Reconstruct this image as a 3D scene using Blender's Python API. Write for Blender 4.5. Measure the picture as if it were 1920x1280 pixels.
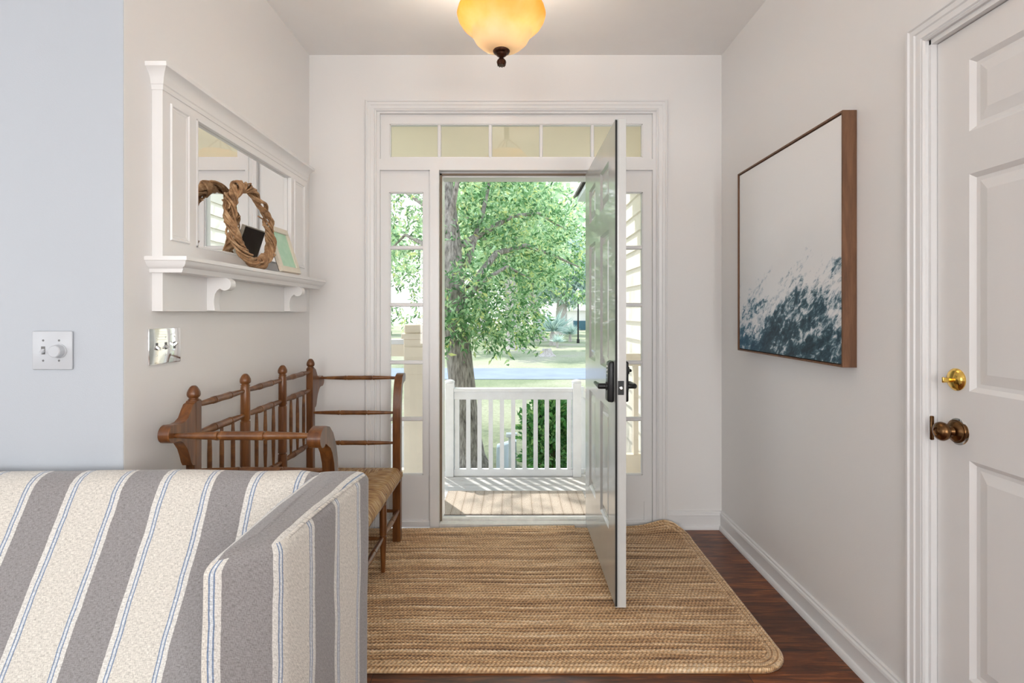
import bpy, bmesh, math, random
import numpy as np
from mathutils import Vector, Matrix, noise
random.seed(7); rng = np.random.default_rng(7)
for o in list(bpy.data.objects): bpy.data.objects.remove(o)
S = bpy.context.scene; COL = S.collection; PI = math.pi
F = 1000.0                                       # focal length in pixels of the 1920 px wide frame
CH = 1.255                                       # camera height

# ------------------------------------------------------------------ camera
cam = bpy.data.cameras.new('camera'); co = bpy.data.objects.new('camera', cam); COL.objects.link(co)
co.location = (0, 0, CH); co.rotation_euler = (PI/2, 0, 0)
cam.sensor_width = 36; cam.lens = 36*F/1920; cam.shift_y = -54/1920; cam.clip_start = .02; cam.clip_end = 500
S.camera = co
# ------------------------------------------------------------------ world, sun, window daylight and added fill lights
w = bpy.data.worlds.new('sky'); S.world = w; w.use_nodes = True
nt = w.node_tree; bg = nt.nodes['Background']
tc = nt.nodes.new('ShaderNodeTexCoord'); sp = nt.nodes.new('ShaderNodeSeparateXYZ'); rp = nt.nodes.new('ShaderNodeValToRGB')
nt.links.new(tc.outputs['Generated'], sp.inputs[0]); nt.links.new(sp.outputs['Z'], rp.inputs[0]); nt.links.new(rp.outputs[0], bg.inputs[0])
rp.color_ramp.elements[0].color = (1, 1, 1, 1); rp.color_ramp.elements[1].color = (.62, .80, 1, 1)
bg.inputs[1].default_value = 2.0
sd = bpy.data.lights.new('sun', 'SUN'); so = bpy.data.objects.new('sun', sd); COL.objects.link(so)
sd.energy = 4.5; sd.angle = .012; sd.color = (1, .95, .86)
so.rotation_euler = Vector((.45, -.70, -1.15)).to_track_quat('-Z', 'Y').to_euler()
def area(name, loc, direction, sx, sz, power, color):
    d = bpy.data.lights.new(name, 'AREA'); d.shape = 'RECTANGLE'; d.size = sx; d.size_y = sz; d.energy = power; d.color = color
    o = bpy.data.objects.new(name, d); COL.objects.link(o); o.location = loc
    o.rotation_euler = Vector(direction).to_track_quat('-Z', 'Z').to_euler(); return o
area('window_daylight_back', (-.9, -3.3, 1.55), (0, 1, 0), 1.5, 1.7, 41, (1, .99, .975))
area('fill_light_back_wide', (-3.2, -3.3, 1.55), (0.1, 1, 0), 1.5, 1.7, 20, (.93, .97, 1))  # added fill light from behind, no known source
area('fill_light_left', (-4.3, -.9, 1.55), (1, .15, 0), 2.4, 1.7, 18, (.86, .93, 1))  # added cool fill from the unseen left side of the room
area('fill_light_right', (1.15, -1.5, 1.55), (-1, .55, 0), 1.8, 1.7, 82, (1, .99, .975))  # fill light added to brighten the left wall
S.view_settings.view_transform = 'Standard'; S.view_settings.look = 'None'
S.view_settings.exposure = 0.27; S.view_settings.gamma = 1.0; S.view_settings.use_curve_mapping = False

# ------------------------------------------------------------------ helpers
def P(px, py, Y): return Vector(((px-960)*Y/F, Y, CH-(py-586)*Y/F))
def tag(o, label=None, cat=None, group=None, kind=None):
    if label: o['label'] = label
    if cat: o['category'] = cat
    if group: o['group'] = group
    if kind: o['kind'] = kind
    return o
def empty(name, loc=(0, 0, 0), rz=0):
    o = bpy.data.objects.new(name, None); COL.objects.link(o); o.location = loc; o.rotation_euler = (0, 0, rz)
    o.empty_display_size = .05; return o
def link_mesh(name, me, m, parent=None, loc=None):
    if m: me.materials.append(m)
    o = bpy.data.objects.new(name, me); COL.objects.link(o)
    if parent:
        o.parent = parent
        o.matrix_parent_inverse = Matrix.LocRotScale(parent.location, parent.rotation_euler, None).inverted()
    if loc: o.location = loc
    return o
def copy_tree(o, parent=None):
    c = o.copy(); COL.objects.link(c); c.parent = parent
    if parent: c.matrix_parent_inverse = o.matrix_parent_inverse
    for ch in [x for x in bpy.data.objects if x.parent == o]: copy_tree(ch, c)
    return c
class MB:
    """collects shapes in one bmesh"""
    def __init__(s): s.bm = bmesh.new()
    def box(s, a, b, bev=0, seg=1):
        r = bmesh.ops.create_cube(s.bm, size=1); vs = r['verts']
        for v in vs: v.co = Vector([a[i] if v.co[i] < 0 else b[i] for i in range(3)])
        if bev:
            es = list({e for v in vs for e in v.link_edges})
            bmesh.ops.bevel(s.bm, geom=es, offset=bev, segments=seg, profile=.5, affect='EDGES')
        return s
    def hexa(s, pts, bev=0, seg=1):
        """8 corners: bottom 4 counter-clockwise, top 4"""
        vs = [s.bm.verts.new(p) for p in pts]
        fs = [(3, 2, 1, 0), (4, 5, 6, 7), (0, 1, 5, 4), (1, 2, 6, 5), (2, 3, 7, 6), (3, 0, 4, 7)]
        for f in fs: s.bm.faces.new([vs[i] for i in f])
        if bev:
            es = list({e for v in vs for e in v.link_edges})
            bmesh.ops.bevel(s.bm, geom=es, offset=bev, segments=seg, profile=.5, affect='EDGES')
        return s
    def tube(s, pts, radii, n=10, cap=True, closed=False):
        pts = [Vector(p) for p in pts]
        if not hasattr(radii, '__len__'): radii = [radii]*len(pts)
        rings = []; up = None; N = len(pts)
        for i, p in enumerate(pts):
            a = pts[(i-1) % N] if (closed or i > 0) else p; b = pts[(i+1) % N] if (closed or i < N-1) else p
            t = (b-a).normalized() if (b-a).length > 1e-9 else Vector((0, 0, 1))
            if up is None: up = Vector((0, 0, 1)) if abs(t.z) < .9 else Vector((1, 0, 0))
            x = t.cross(up); x = x.normalized() if x.length > 1e-6 else Vector((1, 0, 0)); up = x.cross(t).normalized()
            rings.append([s.bm.verts.new(p+(x*math.cos(k*2*PI/n)+up*math.sin(k*2*PI/n))*radii[i]) for k in range(n)])
        for i in range(N if closed else N-1):
            A, B = rings[i], rings[(i+1) % N]
            for k in range(n): s.bm.faces.new((A[k], A[(k+1) % n], B[(k+1) % n], B[k]))
        if cap and not closed:
            s.bm.faces.new(rings[0][::-1]); s.bm.faces.new(rings[-1])
        return s
    def lathe(s, p0, axis, prof, n=24):
        """prof: list of (distance along axis, radius)"""
        p0 = Vector(p0); ax = Vector(axis).normalized()
        x = ax.orthogonal().normalized(); y = ax.cross(x); rings = []
        for d, r in prof:
            if r < 1e-6: rings.append([s.bm.verts.new(p0+ax*d)])
            else: rings.append([s.bm.verts.new(p0+ax*d+(x*math.cos(k*2*PI/n)+y*math.sin(k*2*PI/n))*r) for k in range(n)])
        for A, B in zip(rings, rings[1:]):
            for k in range(n):
                q = [A[k % len(A)], A[(k+1) % len(A)], B[(k+1) % len(B)], B[k % len(B)]]
                q2 = []
                for v in q:
                    if v not in q2: q2.append(v)
                if len(q2) > 2:
                    try: s.bm.faces.new(q2)
                    except ValueError: pass
        for R, rev in ((rings[0], True), (rings[-1], False)):
            if len(R) > 2: s.bm.faces.new(R[::-1] if rev else R)
        return s
    def extrude(s, poly, a, b, fn):
        """poly: 2-D outline; fn(u, v, w) -> point; extruded from w=a to w=b"""
        A = [s.bm.verts.new(fn(u, v, a)) for u, v in poly]; B = [s.bm.verts.new(fn(u, v, b)) for u, v in poly]
        n = len(poly)
        for i in range(n): s.bm.faces.new((A[i], A[(i+1) % n], B[(i+1) % n], B[i]))
        s.bm.faces.new(A[::-1]); s.bm.faces.new(B); return s
    def quad(s, *p):
        s.bm.faces.new([s.bm.verts.new(q) for q in p]); return s
    def build(s, name, m, parent=None, ang=38, normals=True):
        if normals: bmesh.ops.recalc_face_normals(s.bm, faces=s.bm.faces)
        me = bpy.data.meshes.new(name); s.bm.to_mesh(me); s.bm.free()
        me.polygons.foreach_set('use_smooth', [True]*len(me.polygons))
        me.set_sharp_from_angle(angle=math.radians(ang))
        return link_mesh(name, me, m, parent)
def np_mesh(name, V, Fc, m, parent=None, smooth=True):
    me = bpy.data.meshes.new(name); nf, k = Fc.shape
    me.vertices.add(len(V)); me.vertices.foreach_set('co', V.astype(np.float32).ravel())
    me.loops.add(nf*k); me.loops.foreach_set('vertex_index', Fc.astype(np.int32).ravel())
    me.polygons.add(nf); me.polygons.foreach_set('loop_start', np.arange(0, nf*k, k, dtype=np.int32))
    me.polygons.foreach_set('use_smooth', [smooth]*nf); me.update(calc_edges=True)
    return link_mesh(name, me, m, parent)

# ------------------------------------------------------------------ materials
def new_mat(name):
    m = bpy.data.materials.new(name); m.use_nodes = True; return m, m.node_tree, m.node_tree.nodes['Principled BSDF']
def nd(nt, typ, **kw):
    n = nt.nodes.new('ShaderNode'+typ)
    for k, v in kw.items():
        if k.startswith('i_'): n.inputs[k[2:].replace('_', ' ')].default_value = v
        else: setattr(n, k, v)
    return n
def ramp(nt, stops, interp='LINEAR'):
    r = nt.nodes.new('ShaderNodeValToRGB'); e = r.color_ramp.elements; r.color_ramp.interpolation = interp
    while len(e) < len(stops): e.new(.5)
    for x, (p, c) in zip(e, stops): x.position = p; x.color = (*c, 1) if len(c) == 3 else c
    return r
def coords(nt, scale=(1, 1, 1), kind='Object'):
    t = nd(nt, 'TexCoord'); mp = nd(nt, 'Mapping'); mp.inputs['Scale'].default_value = scale
    nt.links.new(t.outputs[kind], mp.inputs[0]); return mp.outputs[0]
def simple(name, c, rough=.5, metal=0, var=.06, nscale=8, bump=.0, bscale=120, stretch=(1, 1, 1), coat=0, c2=None, dist=.002, spec=None):
    m, nt, b = new_mat(name); L = nt.links.new
    v = coords(nt, stretch); n = nd(nt, 'TexNoise', i_Scale=nscale, i_Detail=5.0, i_Roughness=.6); L(v, n.inputs['Vector'])
    c2 = c2 or tuple(min(1, x*(1-var*1.6)) for x in c)
    r = ramp(nt, [(.3, c2), (.7, c)]); L(n.outputs['Fac'], r.inputs[0]); L(r.outputs[0], b.inputs['Base Color'])
    b.inputs['Roughness'].default_value = rough; b.inputs['Metallic'].default_value = metal; b.inputs['Coat Weight'].default_value = coat
    if spec is not None: b.inputs['Specular IOR Level'].default_value = spec
    if bump:
        n2 = nd(nt, 'TexNoise', i_Scale=bscale, i_Detail=3.0); L(v, n2.inputs['Vector'])
        bp = nd(nt, 'Bump', i_Strength=bump, i_Distance=dist); L(n2.outputs['Fac'], bp.inputs['Height']); L(bp.outputs[0], b.inputs['Normal'])
    return m
M = {}
M['wall'] = simple('wall_paint', (.80, .787, .774), .42, var=.01, nscale=2, bump=.25, bscale=260, dist=.001)
M['wall_cool_cast'] = simple('wall_paint_cool_cast', (.445, .475, .515), .5, var=.01, nscale=2, bump=.25, bscale=260, dist=.001)  # cool daylight cast and dimming put into the base colour
M['ceiling'] = simple('ceiling_paint', (.90, .885, .87), .8, var=.01, bump=.2, bscale=200)
M['trim'] = simple('trim_gloss_white', (.78, .775, .77), .28, var=.015, nscale=3, bump=.06, bscale=60)
M['shelf_white'] = simple('shelf_satin_white', (.83, .82, .81), .26, var=.015, nscale=3)
M['door_ext'] = simple('front_door_grey_enamel', (.50, .51, .50), .2, var=.04, nscale=4, bump=.05, bscale=30, coat=.4)
M['door_edge'] = simple('front_door_edge_paint', (.60, .60, .58), .4, var=.05)
M['door_int'] = simple('closet_door_paint', (.76, .745, .73), .33, var=.012, bump=.15, bscale=180, stretch=(1, 1, .12), dist=.001)
M['black'] = simple('black_metal', (.018, .019, .02), .35, metal=.4, var=.1)
M['black_rubber'] = simple('black_weatherstrip', (.01, .01, .01), .6)
M['brown_strip'] = simple('brown_weatherstrip', (.20, .14, .09), .5)
M['brass'] = simple('bright_brass', (.78, .52, .13), .12, metal=1, var=.05)
M['antique'] = simple('antique_bronze', (.20, .105, .045), .25, metal=1, var=.25, nscale=60)
M['steel'] = simple('steel', (.7, .7, .7), .15, metal=1)
M['chrome'] = simple('chrome_plate', (.97, .97, .97), .08, metal=1, bump=.025, bscale=14, dist=.002)
M['plastic'] = simple('white_plastic', (.50, .52, .55), .3, var=.01)
M['plastic_dark'] = simple('grey_slot', (.15, .15, .15), .5)
M['dark_gap'] = simple('dark_gap', (.02, .018, .015), .8)
M['mirror'] = simple('mirror_silver', (.9, .91, .91), .0, metal=1, var=0)
M['bronze'] = simple('oil_rubbed_bronze', (.10, .035, .015), .35, metal=.7, var=.5, nscale=90, bump=.5, bscale=200)
M['cream_frame'] = simple('cream_frame_paint', (.78, .72, .60), .45)
M['mint'] = simple('mint_print', (.38, .66, .47), .35, var=.12, nscale=25, c2=(.50, .74, .56))
M['dark_back'] = simple('dark_brown_board', (.05, .03, .02), .7)
M['cream_siding'] = simple('cream_siding', (.86, .82, .73), .55, var=.03)
M['cream_trim'] = simple('cream_trim', (.84, .77, .64), .5, var=.03)
M['porch_ceiling'] = simple('porch_ceiling_yellow', (.95, .83, .66), .5, var=.02)
M['porch_white'] = simple('porch_white_paint', (.77, .80, .84), .5, var=.05, nscale=12, bump=.2, bscale=40)
M['deck'] = simple('weathered_white_deck', (.58, .58, .59), .6, var=.18, nscale=14, stretch=(.5, 6, 1), bump=.4, bscale=30)
M['threshold'] = simple('threshold_paint', (.80, .78, .74), .4, var=.1, nscale=30)
M['bark'] = simple('oak_bark', (.46, .42, .38), .9, c2=(.10, .085, .075), nscale=22, stretch=(1.6, 1.6, .35), bump=1, bscale=26, dist=.03)
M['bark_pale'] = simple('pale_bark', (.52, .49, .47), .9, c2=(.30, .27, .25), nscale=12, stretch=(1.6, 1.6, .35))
M['road'] = simple('asphalt_road', (.20, .25, .36), .85, var=.15, nscale=1.2)
M['roof'] = simple('grey_shingle', (.16, .14, .13), .8, var=.2, nscale=30)
M['util'] = simple('utility_grey', (.62, .72, .80), .5)
M['white_far'] = simple('white_stucco', (.86, .86, .86), .7)
M['teal'] = simple('teal_paint', (.06, .16, .22), .6)
M['shrub_core'] = simple('shrub_stem', (.12, .09, .05), .9)
M['taupe'] = simple('sofa_leg', (.1, .06, .03), .5)

def lawn_mat():
    m, nt, b = new_mat('lawn_grass'); L = nt.links.new; v = coords(nt)
    n1 = nd(nt, 'TexNoise', i_Scale=.35, i_Detail=6.0); n2 = nd(nt, 'TexNoise', i_Scale=14.0, i_Detail=6.0, i_Roughness=.8)
    L(v, n1.inputs['Vector']); L(v, n2.inputs['Vector'])
    r1 = ramp(nt, [(.35, (.22, .27, .15)), (.55, (.38, .40, .27)), (.75, (.43, .39, .34))]); L(n1.outputs['Fac'], r1.inputs[0])
    r2 = ramp(nt, [(.3, (.45, .45, .45)), (.6, (1, 1, 1))]); L(n2.outputs['Fac'], r2.inputs[0])
    mx = nd(nt, 'MixRGB', blend_type='MULTIPLY'); mx.inputs[0].default_value = .75; L(r1.outputs[0], mx.inputs[1]); L(r2.outputs[0], mx.inputs[2])
    L(mx.outputs[0], b.inputs['Base Color']); b.inputs['Roughness'].default_value = .95
    bp = nd(nt, 'Bump', i_Strength=.8, i_Distance=.05); L(n2.outputs['Fac'], bp.inputs['Height']); L(bp.outputs[0], b.inputs['Normal']); return m
M['lawn'] = lawn_mat()

def leaf_mat(name, stops, trans=.45, rough=.45):
    m = bpy.data.materials.new(name); m.use_nodes = True; nt = m.node_tree; L = nt.links.new
    b = nt.nodes['Principled BSDF']; out = nt.nodes['Material Output']
    g = nd(nt, 'NewGeometry'); r = ramp(nt, stops); L(g.outputs['Random Per Island'], r.inputs[0])
    L(r.outputs[0], b.inputs['Base Color']); b.inputs['Roughness'].default_value = rough
    t = nd(nt, 'BsdfTranslucent'); hs = nd(nt, 'HueSaturation', i_Value=1.5, i_Saturation=1.1); L(r.outputs[0], hs.inputs['Color']); L(hs.outputs[0], t.inputs[0])
    mx = nd(nt, 'MixShader'); mx.inputs[0].default_value = trans; L(b.outputs[0], mx.inputs[1]); L(t.outputs[0], mx.inputs[2]); L(mx.outputs[0], out.inputs[0]); return m
M['leaf'] = leaf_mat('oak_leaf', [(0, (.05, .12, .05)), (.35, (.14, .28, .12)), (.75, (.42, .58, .36)), (1, (.60, .62, .26))])
M['leaf_shrub'] = leaf_mat('shrub_leaf', [(0, (.05, .16, .05)), (.6, (.13, .33, .10)), (1, (.34, .52, .20))], .3, .3)
M['leaf_far'] = leaf_mat('hazed_leaf', [(0, (.34, .48, .34)), (.5, (.50, .64, .47)), (1, (.70, .76, .52))])  # green paled to paint in distance haze and overexposure
M['leaf_blue'] = leaf_mat('silver_hazed_leaf', [(0, (.34, .44, .42)), (.5, (.48, .58, .56)), (1, (.62, .70, .62))])  # silver-blue leaf, with distance haze put into the colour

def floor_mat():
    m, nt, b = new_mat('dark_hardwood'); L = nt.links.new; v = coords(nt)
    br = nd(nt, 'TexBrick', i_Scale=1.0, offset=.37, offset_frequency=2); L(v, br.inputs['Vector'])
    br.inputs['Color1'].default_value = (.0, .0, .0, 1); br.inputs['Color2'].default_value = (1, 1, 1, 1); br.inputs['Mortar'].default_value = (.5, .5, .5, 1)
    br.inputs['Brick Width'].default_value = 1.3; br.inputs['Row Height'].default_value = .11; br.inputs['Mortar Size'].default_value = .0014; br.inputs['Mortar Smooth'].default_value = .1
    v2 = coords(nt, (2.2, 22, 1)); n = nd(nt, 'TexNoise', i_Scale=2.4, i_Detail=9.0, i_Roughness=.68, i_Distortion=.8); L(v2, n.inputs['Vector'])
    r = ramp(nt, [(.30, (.032, .008, .003)), (.5, (.135, .037, .010)), (.68, (.34, .115, .032))]); L(n.outputs['Fac'], r.inputs[0])
    r2 = ramp(nt, [(0, (.55, .5, .48)), (1, (1.25, 1.2, 1.1))]); L(br.outputs['Color'], r2.inputs[0])
    mx = nd(nt, 'MixRGB', blend_type='MULTIPLY'); mx.inputs[0].default_value = 1; L(r.outputs[0], mx.inputs[1]); L(r2.outputs[0], mx.inputs[2])
    mg = nd(nt, 'MixRGB'); L(br.outputs['Fac'], mg.inputs[0]); L(mx.outputs[0], mg.inputs[1]); mg.inputs[2].default_value = (.008, .003, .002, 1)
    L(mg.outputs[0], b.inputs['Base Color']); b.inputs['Roughness'].default_value = .3
    bp = nd(nt, 'Bump', i_Strength=.35, i_Distance=.002); L(n.outputs['Fac'], bp.inputs['Height']); L(bp.outputs[0], b.inputs['Normal']); return m
M['floor'] = floor_mat()

def wood_mat(name, dark, mid, light, rough=.3, stretch=(14, 14, 1.4), coat=.3):
    m, nt, b = new_mat(name); L = nt.links.new; v = coords(nt, stretch)
    n = nd(nt, 'TexNoise', i_Scale=3.0, i_Detail=7.0, i_Roughness=.65, i_Distortion=.6); L(v, n.inputs['Vector'])
    r = ramp(nt, [(.25, dark), (.5, mid), (.75, light)]); L(n.outputs['Fac'], r.inputs[0]); L(r.outputs[0], b.inputs['Base Color'])
    b.inputs['Roughness'].default_value = rough; b.inputs['Coat Weight'].default_value = coat
    bp = nd(nt, 'Bump', i_Strength=.15, i_Distance=.002); L(n.outputs['Fac'], bp.inputs['Height']); L(bp.outputs[0], b.inputs['Normal']); return m
M['bench'] = wood_mat('bench_maple_brown', (.048, .013, .003), (.135, .045, .010), (.25, .095, .024), .32, coat=.15)
M['bench_rail'] = wood_mat('bench_turned_brown', (.055, .016, .004), (.15, .054, .013), (.27, .115, .032), .32, (6, 6, 6), .15)
M['frame_wood'] = wood_mat('picture_frame_walnut', (.085, .036, .016), (.155, .070, .032), (.22, .105, .05), .5, (16, 16, 2), 0)
M['vine'] = wood_mat('grape_vine', (.10, .045, .018), (.36, .20, .095), (.66, .46, .27), .7, (9, 9, 9), 0)
M['rush_rail'] = wood_mat('bench_rail_pale', (.12, .06, .03), (.2, .11, .06), (.3, .18, .1), .3)

def rush_mat():
    m, nt, b = new_mat('woven_rush'); L = nt.links.new
    uv = nd(nt, 'UVMap'); mp = nd(nt, 'Mapping'); mp.inputs['Scale'].default_value = (1, .12, 1); L(uv.outputs[0], mp.inputs[0])
    wv = nd(nt, 'TexWave', wave_type='BANDS', bands_direction='X', i_Scale=58.0, i_Distortion=.8, i_Detail=2.0); L(mp.outputs[0], wv.inputs['Vector'])
    n = nd(nt, 'TexNoise', i_Scale=120.0, i_Detail=5.0); L(mp.outputs[0], n.inputs['Vector'])
    r = ramp(nt, [(.34, (.24, .09, .02)), (.47, (.50, .25, .07)), (.56, (.66, .42, .17)), (.68, (.80, .66, .42))]); L(n.outputs['Fac'], r.inputs[0])
    r2 = ramp(nt, [(0, (.45, .4, .35)), (.4, (1, 1, 1))]); L(wv.outputs['Fac'], r2.inputs[0])
    mx = nd(nt, 'MixRGB', blend_type='MULTIPLY'); mx.inputs[0].default_value = .8; L(r.outputs[0], mx.inputs[1]); L(r2.outputs[0], mx.inputs[2])
    L(mx.outputs[0], b.inputs['Base Color']); b.inputs['Roughness'].default_value = .45
    bp = nd(nt, 'Bump', i_Strength=.9, i_Distance=.004); L(wv.outputs['Fac'], bp.inputs['Height']); L(bp.outputs[0], b.inputs['Normal']); return m
M['rush'] = rush_mat()

def rug_mat():
    m, nt, b = new_mat('braided_jute'); L = nt.links.new
    at = nd(nt, 'Attribute', attribute_name='row'); v = coords(nt, (1.3, 26, 1))  # tone per row plus painted groove shade
    n = nd(nt, 'TexNoise', i_Scale=3.0, i_Detail=4.0); L(v, n.inputs['Vector'])
    n3 = nd(nt, 'TexNoise', i_Scale=90.0, i_Detail=4.0); L(coords(nt), n3.inputs['Vector'])
    ad = nd(nt, 'Math', operation='MULTIPLY_ADD'); L(n.outputs['Fac'], ad.inputs[0]); ad.inputs[1].default_value = .75; L(at.outputs['Fac'], ad.inputs[2])
    ab = nd(nt, 'Math', operation='ADD'); L(ad.outputs[0], ab.inputs[0]); ab.inputs[1].default_value = .17; ad = ab
    r = ramp(nt, [(.22, (.13, .055, .018)), (.42, (.40, .215, .085)), (.60, (.70, .475, .25)), (.82, (.86, .71, .51))]); L(ad.outputs[0], r.inputs[0])
    r3 = ramp(nt, [(.3, (.62, .58, .55)), (.65, (1.12, 1.1, 1.08))]); L(n3.outputs['Fac'], r3.inputs[0])
    mx = nd(nt, 'MixRGB', blend_type='MULTIPLY'); mx.inputs[0].default_value = 1; L(r.outputs[0], mx.inputs[1]); L(r3.outputs[0], mx.inputs[2])
    L(mx.outputs[0], b.inputs['Base Color']); b.inputs['Roughness'].default_value = .55
    b.inputs['Sheen Weight'].default_value = .25; b.inputs['Specular IOR Level'].default_value = .6
    n2 = nd(nt, 'TexNoise', i_Scale=450.0, i_Detail=2.0); L(coords(nt), n2.inputs['Vector'])
    bp = nd(nt, 'Bump', i_Strength=.5, i_Distance=.0015); L(n2.outputs['Fac'], bp.inputs['Height']); L(bp.outputs[0], b.inputs['Normal']); return m
M['rug'] = rug_mat()

def fabric_mat():
    m, nt, b = new_mat('striped_linen'); L = nt.links.new
    uv = nd(nt, 'UVMap'); sp = nd(nt, 'SeparateXYZ'); L(uv.outputs[0], sp.inputs[0])
    wn = nd(nt, 'TexNoise', i_Scale=9.0, i_Detail=2.0); L(uv.outputs[0], wn.inputs['Vector'])
    ms = nd(nt, 'Math', operation='MULTIPLY_ADD'); L(wn.outputs['Fac'], ms.inputs[0]); ms.inputs[1].default_value = .010; L(sp.outputs['X'], ms.inputs[2])
    dv = nd(nt, 'Math', operation='DIVIDE'); L(ms.outputs[0], dv.inputs[0]); dv.inputs[1].default_value = .25
    fr = nd(nt, 'Math', operation='FRACT'); L(dv.outputs[0], fr.inputs[0])
    g = (.25, .235, .235); c = (.60, .565, .51); wh = (.63, .61, .575); bl = (.16, .22, .33); lb = (.58, .60, .62)
    r = ramp(nt, [(0, g), (.39, wh), (.444, bl), (.455, lb), (.480, bl), (.491, c), (.905, bl), (.916, lb), (.941, bl), (.952, wh)], 'CONSTANT')
    L(fr.outputs[0], r.inputs[0])
    mp = nd(nt, 'Mapping'); mp.inputs['Scale'].default_value = (430, 90, 1); L(uv.outputs[0], mp.inputs[0])
    mp2 = nd(nt, 'Mapping'); mp2.inputs['Scale'].default_value = (60, 430, 1); L(uv.outputs[0], mp2.inputs[0])
    n1 = nd(nt, 'TexNoise', i_Scale=1.6, i_Detail=3.0); L(mp.outputs[0], n1.inputs['Vector'])
    n2 = nd(nt, 'TexNoise', i_Scale=1.6, i_Detail=3.0); L(mp2.outputs[0], n2.inputs['Vector'])
    ad = nd(nt, 'Math', operation='ADD'); L(n1.outputs['Fac'], ad.inputs[0]); L(n2.outputs['Fac'], ad.inputs[1])
    hf = nd(nt, 'Math', operation='MULTIPLY'); L(ad.outputs[0], hf.inputs[0]); hf.inputs[1].default_value = .5
    r2 = ramp(nt, [(.36, (.55, .54, .53)), (.5, (1, 1, 1)), (.64, (1.35, 1.35, 1.35))]); L(hf.outputs[0], r2.inputs[0])
    mx = nd(nt, 'MixRGB', blend_type='MULTIPLY'); mx.inputs[0].default_value = .9; L(r.outputs[0], mx.inputs[1]); L(r2.outputs[0], mx.inputs[2])
    L(mx.outputs[0], b.inputs['Base Color']); b.inputs['Roughness'].default_value = .9; b.inputs['Sheen Weight'].default_value = .3
    bp = nd(nt, 'Bump', i_Strength=.6, i_Distance=.0015); L(hf.outputs[0], bp.inputs['Height']); L(bp.outputs[0], b.inputs['Normal']); return m
M['fabric'] = fabric_mat()

def glass_mat(name='window_glass', tint=(1, 1, 1), refl=1.1):
    m = bpy.data.materials.new(name); m.use_nodes = True; nt = m.node_tree; nt.nodes.clear(); L = nt.links.new
    out = nd(nt, 'OutputMaterial'); t = nd(nt, 'BsdfTransparent'); t.inputs[0].default_value = (*tint, 1)
    g = nd(nt, 'BsdfGlossy'); g.inputs['Roughness'].default_value = .015
    f = nd(nt, 'Fresnel', i_IOR=1.5); mu = nd(nt, 'Math', operation='MULTIPLY', use_clamp=True); mu.inputs[1].default_value = refl
    L(f.outputs[0], mu.inputs[0]); mx = nd(nt, 'MixShader'); L(mu.outputs[0], mx.inputs[0]); L(t.outputs[0], mx.inputs[1]); L(g.outputs[0], mx.inputs[2]); L(mx.outputs[0], out.inputs[0]); return m
M['glass'] = glass_mat()

def bowl_mat():
    m = bpy.data.materials.new('amber_marbled_glass'); m.use_nodes = True; nt = m.node_tree; L = nt.links.new
    b = nt.nodes['Principled BSDF']; out = nt.nodes['Material Output']
    t = nd(nt, 'TexCoord'); sp = nd(nt, 'SeparateXYZ'); L(t.outputs['Object'], sp.inputs[0])
    n = nd(nt, 'TexNoise', i_Scale=11.0, i_Detail=5.0); L(t.outputs['Object'], n.inputs['Vector'])
    ma = nd(nt, 'Math', operation='MULTIPLY_ADD'); L(n.outputs['Fac'], ma.inputs[0]); ma.inputs[1].default_value = .12; L(sp.outputs['Z'], ma.inputs[2])
    mr = nd(nt, 'MapRange', i_From_Min=.10, i_From_Max=.27); L(ma.outputs[0], mr.inputs[0])
    r = ramp(nt, [(0, (.95, .82, .60)), (.35, (.92, .67, .34)), (.7, (.82, .50, .12)), (1, (.76, .41, .02))]); L(mr.outputs[0], r.inputs[0])
    L(r.outputs[0], b.inputs['Base Color']); b.inputs['Roughness'].default_value = .25
    tr = nd(nt, 'BsdfTranslucent'); hs = nd(nt, 'HueSaturation', i_Value=.43, i_Saturation=1.0); L(r.outputs[0], hs.inputs['Color']); L(hs.outputs[0], tr.inputs[0]); mx = nd(nt, 'MixShader'); mx.inputs[0].default_value = .6
    L(r.outputs[0], b.inputs['Emission Color']); b.inputs['Emission Strength'].default_value = .22
    L(b.outputs[0], mx.inputs[1]); L(tr.outputs[0], mx.inputs[2]); L(mx.outputs[0], out.inputs[0]); return m
M['bowl'] = bowl_mat()

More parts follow.
